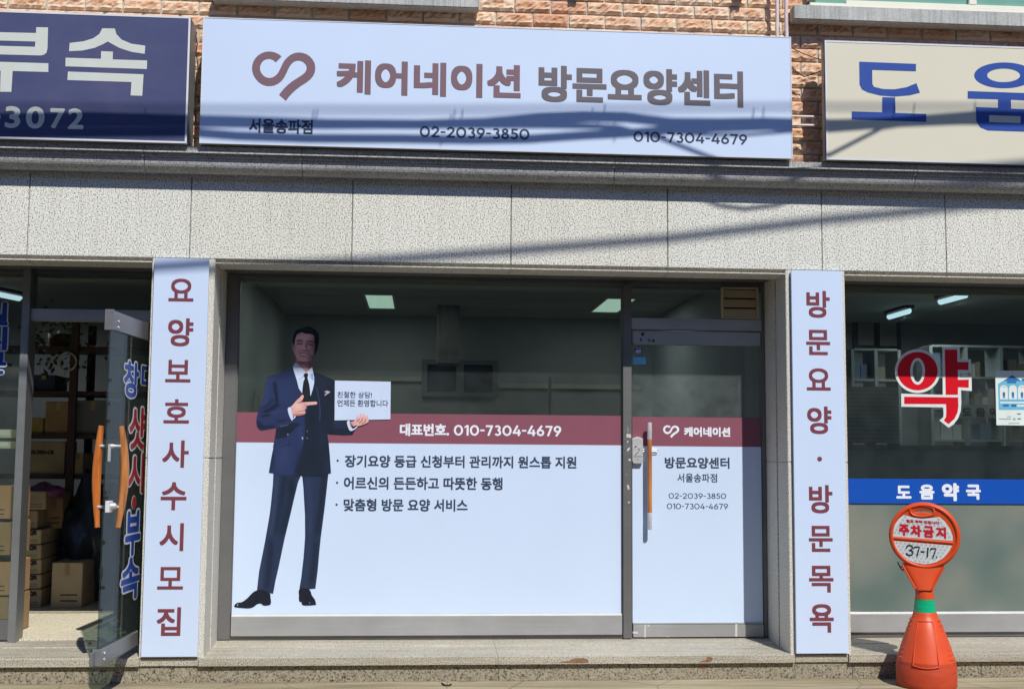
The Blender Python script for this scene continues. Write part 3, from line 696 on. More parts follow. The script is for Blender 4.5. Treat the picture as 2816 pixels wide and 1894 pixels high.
for q in ([(1205, 980), (1218, 980), (1216, 1095), (1204, 1098)], [(1095, 1045), (1140, 1042), (1150, 1062), (1100, 1062)], [(1400, 1092), (1415, 1082), (1435, 1092)], [(2030, 975), (2050, 976), (2048, 1090), (2030, 1088)], [(1232, 982), (1250, 982), (1248, 998), (1236, 1000)]): shape(mb, [R(q)], YG-0.0186)
mb.build('paint_patch', PEEL, br)
hx = X(1786.5, 1300, YG-.06); HY = YG-0.062; hz1 = Z(1786, 1161.5, HY); hz0 = Z(1786, 1455.5, HY); hr = 0.0152
mb = MB(); mb.tube([(hx, HY, Z(1786, 1409, HY)), (hx, HY, Z(1786, 1208, HY))], hr, 20)
hd = mb.build('handle', WOOD, D_)
for a, b in ((Z(1786, 1208, HY), hz1), (hz0, Z(1786, 1409, HY))):
    mb = MB(); zz0, zz1 = min(a, b), max(a, b); mb.tube([(hx, HY, zz0), (hx, HY, zz0+0.002), (hx, HY, zz1-0.002), (hx, HY, zz1)], [hr, hr+0.0006, hr+0.0006, hr], 20)
    zs = zz0+0.06; mb.tube([(hx, HY, (zz0+zz1)/2), (hx, YG, (zz0+zz1)/2)], 0.007, 10); mb.build('cap', STEEL, hd)
# lock with shackle
R = zc(1720, 1140, 9.8); ly = YG-0.03
def zx(x, y): q = R([(x, y)])[0]; return P(q[0], q[1], ly)
(lx0, lz0), (lx1, lz1) = zx(195, 1300), zx(460, 615)
pts = [(lx0, lz0+.012), (lx0+.008, lz0), (lx1-.008, lz0), (lx1, lz0+.012), (lx1, lz1-.01), ((lx0+lx1)/2+.008, lz1), ((lx0+lx1)/2-.008, lz1), (lx0, lz1-.01)]
LK = thing('door_lock', 'scratched silver lock box with looped hasp beside the wooden handle', 'lock', ((lx0+lx1)/2, ly, lz0))
v, f = fill2d([pts], extrude=0.012, bevel=0.003)
MB().add([(a, YG-0.017-c, b) for a, b, c in v], [q for q in f]).build('body', STEEL, LK)
mb = MB(); cz = zx(330, 955)[1]; e1 = zx(880, 955)[0]; rr = 0.0075
path = [(lx1-.01, YG-.02, cz+rr)]+[(e1-rr+rr*math.sin(a), YG-.02, cz+rr*math.cos(a)) for a in [math.pi*k/10 for k in range(11)]]+[(lx1-.01, YG-.02, cz-rr)]
mb.tube(path, 0.0028, 8); mb.build('hasp', STEEL, LK)
kx, kz = zx(335, 1205); mb = MB(); mb.tube([(kx, YG-.034, kz), (kx, YG-.0325, kz)], 0.0032, 12)
for q in ([(240, 860), (300, 830), (310, 850), (255, 890)], [(330, 890), (385, 935), (380, 960), (360, 960), (350, 920)], [(250, 1085), (350, 990), (360, 1000), (270, 1090)], [(230, 1120), (440, 1118), (440, 1130), (230, 1135)]):
    w_ = [P(*R([p])[0], YG-.0335) for p in q]; v, f = fill2d([w_]); put(mb, [(a[0], a[1]) for a in v], f, YG-.0325)
mb.build('keyhole', DARK, LK)
# door film
DF = thing('window_film', 'white and maroon printed film on the middle glass door', 'film', ((xd0+xd1)/2, YG, dzb1))
YF = YG-0.0015
zm1 = Z(1900, 1147, YF); zm0 = Z(1900, 1227, YF)
MB().rect(xd0+0.001, xd1-0.004, zm0, zm1, YF).build('maroon_band', MAROON_BAND, DF)
MB().rect(xd0+0.001, xd1-0.001, dzb1, zm0-0.0003, YF).build('white_panel', VINYL, DF)
YL = YF-0.0006
mb = MB(); cxl, cyl = zc(1408, 948, 3.308)([(1448, 788)])[0]; sc = 44.5/1607.0
shape(mb, [[(cxl+(x-1016)*sc, cyl+(y-830)*sc) for x, y in outer]], YL); mb.build('emblem', WHITE_L, DF)
mb = MB(); text(mb, '케어네이션', 1881, 1173.5, 1200, 2008, YL, 0.045); mb.build('lettering', WHITE_L, DF)
for n_, a, b_ in (('방문요양센터', (1828, 1256, 1287, 2006), .028), ('서울송파점', (1862.5, 1301, 1325, 1972), .012)): mb = MB(); text(mb, n_, *a, YL, b_); mb.build('lettering', INK, DF)
for n_, a in (('02-2039-3850', (1838.8, 1355.2, 1370.3, 1997)), ('010-7304-4679', (1834, 1383.3, 1399, 2002))): mb = MB(); number(mb, n_, *a, YL, .135); mb.build('lettering', INK, DF)
# security stickers
R = zc(1700, 740, 4.854)
ST = thing('sticker', 'small dark blue round security sticker with white letters on the door', 'sticker', P3(1756, 975, YF))
mb = MB(); shape(mb, [R([(267+52*math.cos(math.pi/8+k*math.pi/4), 1092+56*math.sin(math.pi/8+k*math.pi/4)) for k in range(8)])], YF); mb.build('disc', plain('sticker blue', C(30, 60, 150), 0.4), ST)
mb = MB(); q = R([(228, 1075), (308, 1118)]); text(mb, 'ADT', q[0][0], q[0][1], q[1][1], q[1][0], YF-.0005, 0.08)
for a, b in ((1052, 1058), (1132, 1137)): shape(mb, [R([(238, a), (300, a), (300, b), (238, b)])], YF-.0005)
mb.build('lettering', WHITE_L, ST)
mb = MB(); shape(mb, [R([(195, 1172), (368, 1172), (368, 1270), (195, 1270)])], YF)
tag(mb.build('sticker', plain('pale blue sticker', C(120, 200, 235), 0.4, var=0.2, vs=40)), 'small pale blue rectangular sticker on the door under the round one', 'sticker')

# window film (middle bay)
WF = thing('window_film', 'wide white printed film with maroon phone number band on middle window', 'film', ((xj1+xm0)/2, YG, zr1))
wz1 = Z(1400, 1140, YF); wz0 = Z(1400, 1221.5, YF); wx0 = xj1+0.004; wx1 = xm0-0.0065
MB().rect(wx0, wx1, wz0, wz1, YF).build('maroon_band', MAROON_BAND, WF)
MB().rect(wx0, wx1, zr1+0.0015, wz0-0.0003, YF).build('white_panel', VINYL, WF)
mb = MB(); text(mb, '대표번호.', 1099.4, 1164, 1198, 1235, YL, 0.04); mb.build('lettering', WHITE_L, WF)
mb = MB(); number(mb, '010-7304-4679', 1248, 1168, 1196.7, 1543.4, YL, .18); mb.build('lettering', WHITE_L, WF)
mb = MB()
for s, x0, x1, a, b, bx, by in (('장기요양 등급 신청부터 관리까지 원스톱 지원', 948.3, 1585, 1250.3, 1284, 928.6, 1266), ('어르신의 든든하고 따뜻한 동행', 945.8, 1382, 1310, 1345, 927, 1326.8), ('맞춤형 방문 요양 서비스', 945, 1286, 1370.3, 1404.7, 925.6, 1387)):
    mb = MB(); text(mb, s, x0, a, b, x1, YL, 0.026); shape(mb, [ell(bx, by, 3.2, 3.2, 16)], YL); mb.build('lettering', INK, WF)

# ---------------------------------------------------------------- printed man
MAN = thing('printed_figure', 'life size flat print of man in navy suit pointing at white card', 'poster', P3(780, 1672, YG-.003))
zA = zc(780, 880, 12.956); zB = zc(690, 980, 9.717); zC = zc(780, 1060, 7.763); zD = zc(690, 1120, 7.842); zE = zc(630, 1280, 7.763); zF = zc(630, 1480, 7.763)
yk = [YG-0.0030]
def layer(name, m, polys, smooth=0, parent=MAN):
    mb = MB()
    for p in polys:
        yk[0] -= 0.00012; shape(mb, [p], yk[0], smooth=smooth)
    return mb.build(name, m, parent)
NAVY = plain('navy print', C(43, 54, 88), 0.35, var=0.10, vs=5); NAVYD = plain('dark navy print', C(31, 40, 56), 0.35, var=0.08, vs=5); NAVYM = plain('mid navy print', C(38, 50, 72), 0.35, var=0.1, vs=6)
SKIN = plain('skin print', C(222, 172, 162), 0.35, var=0.04, vs=14); SKIND = plain('shaded skin print', C(176, 116, 116), 0.35); SKINL = plain('light skin print', C(228, 188, 178), 0.35)
HAIR = plain('black hair print', C(28, 30, 40), 0.35); LIP = plain('dark print line', C(84, 44, 56), 0.35); SHIRT = plain('white shirt print', C(206, 220, 246), 0.35, var=0.03); SHIRTD = plain('blue shirt shade print', C(140, 164, 214), 0.35); BLK = plain('black shoe print', C(30, 34, 46), 0.3, var=0.2, vs=30); SHINE = plain('grey highlight print', C(150, 160, 180), 0.35)
def bl(z, cx, cy, rx, ry, col, a):
    (x0, y0), (x1, y1) = z([(cx, cy), (cx+rx, cy+ry)]); return (x0, y0, x1-x0, y1-y0, C(*col), a)
PRN = N('soft photographic print'); PRN.rm(.35); _at = PRN.n('ShaderNodeVertexColor'); _at.layer_name = 'ink'; PRN.base(_at.outputs[0])
def soft(name, base, outline, blobs, parent=MAN, step=4.0, smooth=0):
    yk[0] -= 0.00012; Yd = yk[0]
    pts = [P(a, b, Yd) for a, b in outline]
    if smooth: pts = crom(pts, smooth)
    v, f = fill2d([pts]); bm = bmesh.new(); vv = [bm.verts.new((q[0], Yd, q[1])) for q in v]
    for t in f:
        try: bm.faces.new([vv[i] for i in t])
        except ValueError: pass
    bmesh.ops.triangulate(bm, faces=bm.faces[:]); L = step*0.00245
    for _ in range(9):
        e = [q for q in bm.edges if q.calc_length() > L*1.4]
        if not e: break
        bmesh.ops.subdivide_edges(bm, edges=e, cuts=1); bmesh.ops.triangulate(bm, faces=bm.faces[:])
    o = MB().bm(bm).build(name, PRN.m, parent)
    ca = o.data.color_attributes.new('ink', 'FLOAT_COLOR', 'POINT'); b0 = C(*base)
    bb = []
    for x, y, rx, ry, col, al in blobs:
        X0, Z0 = P(x, y, Yd); X1, Z1 = P(x+rx, y+ry, Yd); bb.append((X0, Z0, abs(X1-X0), abs(Z1-Z0), col, al))
    for i, q in enumerate(o.data.vertices):
        c = list(b0)
        for x, z, rx, rz, col, al in bb:
            d = ((q.co.x-x)/rx)**2+((q.co.z-z)/rz)**2
            if d < 6:
                k = al*math.exp(-d); c = [u*(1-k)+w*k for u, w in zip(c, col)]
        ca.data[i].color = (*c, 1)
    return o
def chain(z, pts, rx, ry, col, a, n=6):
    out = []
    for (x0, y0), (x1, y1) in zip(pts, pts[1:]): out += [bl(z, x0+(x1-x0)*k/n, y0+(y1-y0)*k/n, rx, ry, col, a) for k in range(n)]
    return out
DK = (24, 31, 46); LT = (60, 70, 108)
tr = zE([(945, 165), (935, 400), (890, 850), (865, 1050), (775, 1568)]) + zF([(720, 300), (640, 700), (595, 1100), (700, 1125), (870, 1165), (940, 1177), (990, 900), (1060, 600), (1185, 0)]) + zE([(1300, 1080), (1400, 650), (1470, 360), (1530, 215), (1560, 212), (1585, 450), (1620, 1050), (1622, 1500)]) + zF([(1620, 0), (1590, 400), (1545, 800), (1503, 1060), (1715, 1078), (1842, 1066), (1890, 700), (1925, 300), (1955, 0)]) + zE([(2040, 900), (2090, 450), (2118, 185), (2100, 60), (945, 60)])
tro = soft('trousers', (41, 53, 78), tr, chain(zE, [(1180, 250), (1110, 800), (960, 1500)], 60, 90, (27, 36, 50), .5)+chain(zE, [(1010, 300), (960, 900), (880, 1500)], 40, 90, (54, 68, 98), .55)+chain(zE, [(1330, 330), (1330, 600), (1210, 1100), (1120, 1500)], 70, 90, (28, 38, 52), .5)
    +chain(zF, [(760, 100), (680, 700), (640, 1080)], 40, 80, (52, 66, 92), .45)+chain(zF, [(900, 100), (860, 600), (800, 1120)], 60, 90, (27, 36, 50), .5)+chain(zE, [(1680, 300), (1720, 800), (1720, 1500)], 60, 100, (50, 62, 92), .5)+chain(zE, [(2020, 300), (1960, 900), (1860, 1500)], 60, 100, (26, 35, 48), .55)+chain(zF, [(1700, 100), (1650, 600), (1600, 1000)], 50, 90, (46, 58, 84), .4)+chain(zF, [(1850, 100), (1800, 600), (1740, 1000)], 50, 90, (28, 36, 50), .5)+[bl(zE, 1500, 170, 200, 80, (24, 32, 46), .8)], step=4.5)
shoe = layer('shoe', BLK, [zF([(112, 1460), (130, 1400), (190, 1365), (270, 1355), (380, 1280), (490, 1165), (580, 1108), (700, 1090), (860, 1160), (884, 1250), (885, 1405), (740, 1430), (680, 1388), (600, 1400), (520, 1460), (420, 1490), (250, 1480)])], 3)
layer('shine', SHINE, [zF([(165, 1410), (195, 1395), (180, 1440)])], 2, shoe)
shoe = layer('shoe', BLK, [zF([(1507, 1062), (1490, 1200), (1495, 1335), (1550, 1360), (1555, 1410), (1640, 1430), (1840, 1416), (1855, 1388), (1830, 1300), (1760, 1200), (1715, 1085)])], 2)
layer('shine', SHINE, [zF([(1712, 1355), (1726, 1355), (1722, 1400)])], 0, shoe)
jk = zB([(1180, 170), (1110, 250), (1085, 345), (1000, 368), (700, 470), (500, 515), (430, 570), (375, 720), (345, 1000), (300, 1200), (225, 1380), (170, 1560)]) + zD([(128, 200), (115, 290), (130, 410), (180, 480), (245, 495), (400, 465), (547, 440), (520, 640), (490, 780), (475, 855), (484, 862), (440, 1080), (386, 1405), (480, 1420), (560, 1437), (700, 1462), (820, 1467), (900, 1442), (1600, 1440), (1665, 1432), (1727, 1416), (1700, 1000), (1680, 830), (1640, 570)]) + zC([(932, 1030), (1000, 1040), (1280, 1056), (1465, 1050), (1500, 1000), (1560, 900), (1400, 700), (1100, 720), (1090, 20)]) + zB([(2240, 640), (2150, 600), (2000, 530), (1850, 470), (1700, 412), (1645, 300)])
jac = soft('jacket', (43, 54, 90), jk, [bl(zB, 560, 620, 170, 110, (56, 62, 96), .5), bl(zB, 900, 560, 260, 90, (34, 40, 66), .5), bl(zB, 920, 980, 190, 260, (49, 62, 104), .5)]
    +chain(zB, [(630, 700), (670, 960), (705, 1250)], 34, 60, (20, 27, 42), .75)+chain(zB, [(420, 760), (400, 1100), (330, 1330)], 70, 90, (50, 62, 100), .45)+chain(zB, [(700, 1280), (560, 1400), (330, 1490)], 70, 34, (22, 30, 44), .7)+chain(zB, [(600, 1150), (450, 1290), (300, 1400)], 60, 26, (30, 38, 58), .5)
    +chain(zD, [(250, 190), (430, 150)], 50, 20, (26, 33, 50), .6)+chain(zD, [(480, 120), (700, 60)], 60, 40, (50, 62, 98), .4)+chain(zD, [(140, 330), (250, 440), (540, 400)], 60, 40, (28, 36, 54), .6)+chain(zD, [(600, 300), (780, 260)], 60, 30, (32, 40, 62), .5)
    +chain(zD, [(700, 900), (680, 1300)], 120, 160, (50, 62, 100), .45)+chain(zD, [(470, 1000), (440, 1380)], 40, 90, (33, 42, 66), .5)+chain(zD, [(1050, 450), (1080, 700)], 50, 90, (50, 60, 98), .4)+chain(zD, [(1060, 960), (950, 1360)], 40, 80, (34, 42, 68), .5), step=4.5)
for q_ in [zB([(1645, 300), (1700, 412), (1850, 470), (2000, 530), (2150, 600), (2240, 640)]) + zC([(1090, 20), (1100, 740), (1352, 745), (1352, 800), (1420, 965), (1500, 1000), (1465, 1050), (1280, 1056), (1000, 1040), (932, 1030), (965, 1240), (985, 1500)]) + zD([(1700, 1000), (1727, 1416), (1665, 1432), (1655, 1500), (1100, 1480), (930, 1400), (1000, 1240), (1090, 960), (1150, 700), (1168, 400)]) + zC([(440, 760), (450, 640), (520, 480), (420, 300), (400, 180), (580, 220), (660, 0)]),
      zD([(548, 442), (700, 410), (800, 375), (890, 330), (1000, 335), (1080, 365), (980, 430), (870, 540), (720, 640), (530, 665), (522, 640)]), zB([(640, 740), (690, 960), (710, 1240), (560, 1400), (320, 1500), (560, 1500), (720, 1330), (740, 1100)])][:2]: soft('dark_front', (31, 40, 55), q_, [bl(zB, 1950, 760, 200, 200, (42, 46, 66), .5), bl(zB, 2100, 900, 60, 200, (26, 33, 46), .5), bl(zC, 1180, 860, 140, 70, (44, 56, 82), .6), bl(zC, 1000, 960, 120, 60, (26, 33, 46), .6), bl(zD, 1550, 700, 90, 220, (38, 50, 72), .5), bl(zD, 1650, 1250, 60, 200, (40, 54, 80), .5), bl(zD, 1350, 1000, 120, 250, (26, 34, 46), .5), bl(zC, 600, 700, 90, 200, (25, 32, 44), .5), bl(zD, 800, 500, 150, 60, (24, 31, 46), .5)], jac, 5.0)
layer('lapel', plain('lapel print', C(52, 60, 92), 0.35), [zC([(690, 0), (720, 60), (770, 300), (800, 600), (770, 790), (755, 700), (770, 560), (745, 300), (705, 100)])], 0, jac)
layer('arm_tone', NAVYM, [zC([(1060, 750), (1345, 752), (1380, 900), (1200, 930), (1090, 880)])], 3, jac)
layer('pocket_line', NAVYD, [zD([(530, 660), (700, 640), (825, 612), (825, 618), (700, 648), (530, 668)]), zD([(615, 835), (700, 825), (800, 795), (822, 700), (826, 800), (700, 832), (617, 842)])], 0, jac)
layer('button', SHINE, [zD(ell(1112, 660, 18, 30, 14)), zD(ell(1215, 512, 7, 14, 10)), zD(ell(1212, 660, 8, 12, 10)), zD(ell(798, 580, 8, 24, 10))] + [zD(ell(640+k*34, 412-k*8, 6, 8, 8)) for k in range(5)], 0, jac)
layer('pocket_square', plain('pale cloth print', C(180, 172, 186), 0.35), [zB([(1962, 922), (2000, 935), (2030, 905), (2085, 930), (2118, 935), (2100, 968), (2040, 1005), (1978, 1045), (1965, 1025), (2020, 970), (1985, 965)])], 2, jac)
nk = soft('neck', (196, 142, 138), zB([(1195, 60), (1190, 200), (1240, 300), (1400, 420), (1500, 430), (1645, 290), (1630, 60)]), [bl(zB, 1380, 150, 190, 60, (112, 66, 72), .85), bl(zB, 1590, 230, 70, 160, (104, 62, 70), .8), bl(zB, 1240, 180, 40, 90, (206, 152, 148), .5)], step=2.0)
sh = layer('shirt', SHIRT, [zB([(1186, 165), (1290, 250), (1430, 380), (1462, 420), (1500, 405), (1640, 282), (1648, 340), (1690, 560), (1690, 700), (1660, 850), (1595, 1058), (1470, 1010), (1368, 985), (1280, 850), (1222, 620), (1145, 380), (1115, 270)])])
layer('collar_shade', SHIRTD, [zB([(1262, 645), (1340, 575), (1425, 490), (1440, 520), (1330, 600)]), zB([(1530, 490), (1600, 570), (1670, 655), (1672, 560), (1660, 440), (1580, 480), (1640, 580)])], 0, sh)
layer('tie', plain('charcoal tie print', C(34, 40, 46), 0.35), [zB([(1408, 492), (1440, 450), (1475, 435), (1510, 450), (1532, 482), (1512, 570), (1560, 750), (1580, 900), (1592, 1062), (1500, 1200), (1400, 1190), (1366, 995), (1385, 800), (1405, 660), (1440, 590)])])
hair = soft('hair', (24, 26, 36), zA([(345, 1000), (328, 850), (325, 700), (350, 560), (400, 440), (480, 350), (560, 310), (640, 300), (740, 250), (850, 232), (960, 245), (1060, 300), (1160, 380), (1230, 480), (1262, 600), (1262, 750), (1235, 900), (1190, 1080), (1120, 1200), (900, 1300), (500, 1200)]), [bl(zA, 820, 330, 220, 50, (52, 54, 70), .6), bl(zA, 520, 400, 80, 60, (44, 46, 62), .5)], step=2.0, smooth=4)
SK1, SK2, HLc, BRW = (112, 66, 74), (168, 112, 114), (240, 202, 192), (34, 24, 32)
fb = [bl(zA, *q) for q in ((1100, 900, 150, 430, SK1, .85), (985, 1340, 140, 160, (132, 82, 88), .75), (380, 1000, 55, 320, SK2, .6), (680, 600, 210, 95, HLc, .6), (560, 520, 200, 40, (190, 140, 136), .4),
      (735, 880, 34, 140, HLc, .75), (800, 930, 38, 140, (108, 60, 70), .8), (745, 1088, 110, 26, (104, 54, 64), .8), (852, 1078, 28, 28, (80, 36, 46), .85), (735, 1015, 42, 42, HLc, .7), (660, 1060, 30, 26, (140, 84, 90), .6),
      (580, 815, 130, 60, (170, 116, 118), .5), (950, 840, 120, 60, (150, 98, 102), .5), (580, 950, 100, 55, (234, 196, 190), .55), (940, 965, 90, 45, (204, 152, 150), .5), (480, 1060, 90, 110, (228, 178, 172), .45), (965, 1080, 80, 90, (196, 138, 138), .5),
      (548, 1110, 24, 80, (160, 104, 108), .6), (910, 1140, 26, 80, (128, 78, 86), .6), (690, 1140, 60, 22, (222, 176, 170), .4), (700, 1264, 115, 20, (186, 112, 118), .85), (710, 1308, 90, 20, (166, 112, 114), .6), (670, 1390, 120, 55, (230, 184, 176), .5), (640, 1492, 220, 30, (142, 90, 92), .7))]
fb += chain(zA, [(490, 742), (570, 720), (690, 752)], 34, 19, BRW, .75, 5)+chain(zA, [(845, 768), (930, 745), (1070, 800)], 34, 18, BRW, .75, 5)+chain(zA, [(505, 862), (580, 838), (672, 858)], 26, 13, (36, 20, 30), .8, 6)+chain(zA, [(860, 866), (930, 866), (1035, 905)], 26, 13, (36, 20, 30), .8, 6)
fb += chain(zA, [(575, 1186), (660, 1172), (780, 1184), (880, 1212)], 26, 11, (66, 28, 40), .8, 6)+chain(zA, [(640, 1206), (720, 1212), (810, 1224)], 30, 12, (238, 228, 232), .85, 5)
hd2 = soft('head', (228, 172, 170), zA([(425, 640), (470, 530), (530, 485), (650, 440), (760, 482), (900, 492), (1040, 522), (1085, 600), (1092, 720), (1105, 850), (1110, 1000), (1085, 1160), (1040, 1260), (960, 1380), (860, 1470), (740, 1495), (620, 1490), (530, 1440), (445, 1330), (392, 1200), (368, 1050), (372, 900), (395, 770)]), fb, step=1.0, smooth=4)
soft('ear', (196, 148, 146), zA([(303, 860), (330, 850), (365, 1000), (385, 1175), (345, 1160), (312, 1020)]), [bl(zA, 350, 1080, 24, 90, (140, 92, 94), .6)], hd2, 1.2, 3)
cd = layer('card', SHIRT, [[(921, 1046), (1074.5, 1049), (1073.5, 1152.8), (920, 1155.3)]])
mb = MB(); yk[0] -= 0.0002; text(mb, '친절한 상담!', 927.7, 1076.3, 1093.3, 1023, yk[0], 0.012); text(mb, '언제든 환영합니다', 927.7, 1098.3, 1117, 1067.7, yk[0], 0.012); yk[0] -= 0.0012
mb.build('lettering', INK, cd)
cf = layer('cuff', SHIRT, [zD([(795, 20), (850, -10), (872, 50), (900, 180), (905, 240), (890, 290), (845, 220), (805, 110)]), zD([(903, 245), (930, 205), (970, 172), (960, 212), (925, 246)]), zC([(1348, 785), (1370, 752), (1408, 742), (1412, 820), (1460, 905), (1500, 915), (1582, 848), (1560, 900), (1490, 950), (1420, 966), (1380, 900)])], 2)
ha = soft('hand', (222, 172, 162), zB([(1060, 1352), (1120, 1290), (1210, 1180), (1300, 1100), (1350, 1040), (1380, 1020), (1410, 1050), (1405, 1100), (1350, 1180), (1300, 1225), (1420, 1218), (1600, 1212), (1740, 1205), (1770, 1240), (1750, 1280), (1600, 1295), (1500, 1305), (1482, 1340), (1482, 1380), (1445, 1420), (1456, 1470), (1450, 1521), (1363, 1571), (1202, 1586), (1121, 1592), (1085, 1450)]), [bl(zB, 1250, 1320, 120, 90, (238, 200, 190), .6), bl(zB, 1250, 1560, 200, 40, (182, 116, 116), .7), bl(zB, 1450, 1340, 60, 50, (188, 128, 128), .5), bl(zB, 1460, 1440, 50, 60, (180, 112, 114), .6), bl(zB, 1330, 1230, 120, 24, (190, 128, 126), .5), bl(zB, 1600, 1235, 160, 22, (238, 196, 188), .6), bl(zB, 1340, 1100, 40, 50, (236, 190, 182), .5)], step=1.6, smooth=3)
layer('finger_line', SKIND, [zB([(1420, 1250), (1480, 1300), (1560, 1302), (1740, 1285), (1600, 1300), (1480, 1320)]), zB([(1180, 1500), (1300, 1455), (1440, 1435), (1450, 1450), (1300, 1470)]), zB([(1300, 1225), (1350, 1180), (1405, 1100), (1380, 1170), (1320, 1240), (1240, 1245)]), zB([(1130, 1560), (1300, 1530), (1440, 1530), (1360, 1572), (1205, 1587)])], 2, ha)
ha = soft('hand', (222, 172, 164), zC([(1410, 775), (1480, 765), (1530, 730), (1560, 672), (1578, 642), (1598, 655), (1592, 715), (1615, 700), (1628, 610), (1645, 582), (1668, 615), (1682, 690), (1692, 612), (1712, 592), (1740, 650), (1752, 700), (1760, 645), (1780, 625), (1803, 668), (1815, 740), (1800, 782), (1700, 832), (1600, 862), (1550, 842), (1500, 872), (1450, 860), (1412, 815)]), [bl(zC, 1450, 820, 50, 50, (180, 116, 116), .6), bl(zC, 1640, 640, 24, 60, (240, 204, 196), .6), bl(zC, 1710, 650, 22, 60, (240, 200, 192), .6), bl(zC, 1780, 690, 24, 70, (236, 196, 188), .6), bl(zC, 1560, 810, 120, 40, (232, 186, 176), .4)], step=1.6, smooth=2)
layer('finger_line', SKIND, [zC([(1560, 760), (1600, 715), (1625, 690), (1618, 730), (1570, 775)]), zC([(1600, 800), (1660, 740), (1685, 680), (1688, 740), (1620, 810)]), zC([(1650, 825), (1730, 760), (1754, 690), (1758, 760), (1680, 825)]), zC([(1412, 790), (1450, 860), (1500, 872), (1470, 830), (1440, 790)])], 2, ha)

# ================================================================== pharmacy (right bay)
S3 = thing('shopfront', 'aluminium shopfront frame of right bay with half frosted window', 'shopfront', (XD+1.5, YG, ZLB))
pr1 = Z(2500, 1679.5, YG); pr0 = Z(2500, 1738, YG-.03); px0 = XD+0.002
mb = MB(); mb.box(px0, px0+0.012, YG-0.02, YG+0.05, ZLB+0.001, ZT); mb.box(px0+.0125, XR1, YG-0.012, YG+0.05, ZT-0.016, ZT+0.01); mb.build('jamb_frame', ALU_D, S3)
mb = MB(); mb.box(px0+.013, XR1, YG-0.03, YG+0.05, pr0, pr1-0.016, bev=0.003); rl = mb.build('bottom_rail', ALU, S3)
MB().add([(px0+.013, YG-.022, pr1-.003-.0125), (XR1, YG-.022, pr1-.003-.0125), (XR1, YG-.006, pr1-.003+.001), (px0+.013, YG-.006, pr1-.003+.001), (px0+.013, YG+.04, pr1-.003-.0125), (XR1, YG+.04, pr1-.003-.0125)], [(0, 1, 2, 3), (0, 3, 4), (1, 5, 2), (3, 2, 5, 4)]).build('glazing_bead', LIPM, rl)
MB().box(px0+.013, XR1, YG-0.012, YG+0.05, ZLB+0.001, pr0-0.003).build('sub_sill', ALU_D, S3)
bz1 = Z(2500, 1316, YF); bz0 = Z(2500, 1384, YF)
MB().box(px0, XR1, YG, YG+0.008, bz0-0.01, ZT-0.01).build('pane', GLASS, S3)
MB().box(px0, XR1, YG, YG+0.008, pr1, bz0-0.0105).build('frosted_pane', FROST, S3)
PB = thing('window_film', 'blue band with white pharmacy name across the right window', 'film', (px0+1, YF, bz0))
MB().rect(px0+.005, XR1, bz0, bz1, YF).build('blue_band', plain('blue vinyl', C(12, 78, 174), 0.4, var=0.05, vs=1), PB)
R6 = zc(2320, 1060, 4.695); R5 = zc(2320, 760, 4.695); mb = MB()
for ch, a, b, c, d in (('도', 678, 875, 1288, 1456), ('움', 978, 1172, 1275, 1468), ('약', 1268, 1492, 1255, 1490), ('국', 1578, 1772, 1275, 1472)):
    q = R6([(a, c), (b, d)]); text(mb, ch, q[0][0], q[0][1], q[1][1], q[1][0], YL, 0.055, square=False)
mb.build('lettering', WHITE_L, PB)
YK = thing('window_lettering', 'large red Korean letter with white outline on the right window', 'lettering', P3(2565, 1175, YF))
ring = R5(ell(955, 1222, 293, 282, 64)); hole_ = R5(ell(955, 1224, 62, 137, 48))
ringi = R5(ell(955, 1222, 259, 247, 64)); holeo = R5(ell(955, 1224, 96, 172, 48))
vert_o = R5([(1273, 906), (1500, 910), (1503, 1073), (1645, 1070), (1645, 1245), (1506, 1240), (1508, 1302), (1652, 1297), (1655, 1478), (1516, 1468)]) + R6([(1520, 230), (1512, 330), (1480, 420), (1420, 500), (1355, 543), (1236, 448), (1285, 408), (1290, 360), (1285, 280), (745, 272), (743, 103), (1280, 118)])
vert_i = R5([(1305, 942), (1466, 945), (1470, 1105), (1612, 1103), (1612, 1208), (1474, 1204), (1476, 1333), (1617, 1330), (1615, 1436), (1478, 1430)]) + R6([(1475, 118), (1318, 118)])
gi = R6([(782, 143), (1478, 152), (1482, 270), (1470, 350), (1430, 430), (1355, 495), (1293, 450), (1322, 405), (1326, 330), (1322, 238), (782, 236)])
mb = MB(); shape(mb, [ring, hole_], YF); shape(mb, [vert_o], YF-.0002); mb.build('outline', plain('white vinyl outline', C(226, 230, 226), 0.4), YK)
mb = MB(); shape(mb, [ringi, holeo], YF-.0006); shape(mb, [vert_i], YF-.0008); shape(mb, [gi], YF-.0009); mb.build('letter', plain('red vinyl', C(214, 4, 28), 0.4), YK)
# poster
R = zc(2700, 1000, 8.25)
PO = thing('poster', 'white and blue notice poster stuck inside the right window edge', 'poster', P3(2790, 1170, YF))
mb = MB(); shape(mb, [R([(303, 155), (1560, 160), (1560, 1405), (332, 1392)])], YF); mb.build('sheet', plain('poster paper', C(224, 236, 228), 0.6), PO)
PBL = plain('poster blue', C(110, 184, 214), 0.5); PDB = plain('poster deep blue', C(40, 110, 170), 0.5)
mb = MB(); shape(mb, [R([(365, 455), (470, 390), (1400, 390), (1400, 1045), (385, 1045)])], YF-.0003); mb.build('house_shape', PBL, PO)
mb = MB(); shape(mb, [R([(480, 390), (690, 258), (905, 392)])], YF-.0005); shape(mb, [R([(905, 335), (1100, 335), (1100, 392), (905, 392)])], YF-.0005)
for k in range(3):
    x = 500+k*205; shape(mb, [R([(x-30, 660), (x, 632), (x+30, 660), (x+25, 780), (x+6, 780), (x, 720), (x-6, 780), (x-22, 780)])], YF-.0009)
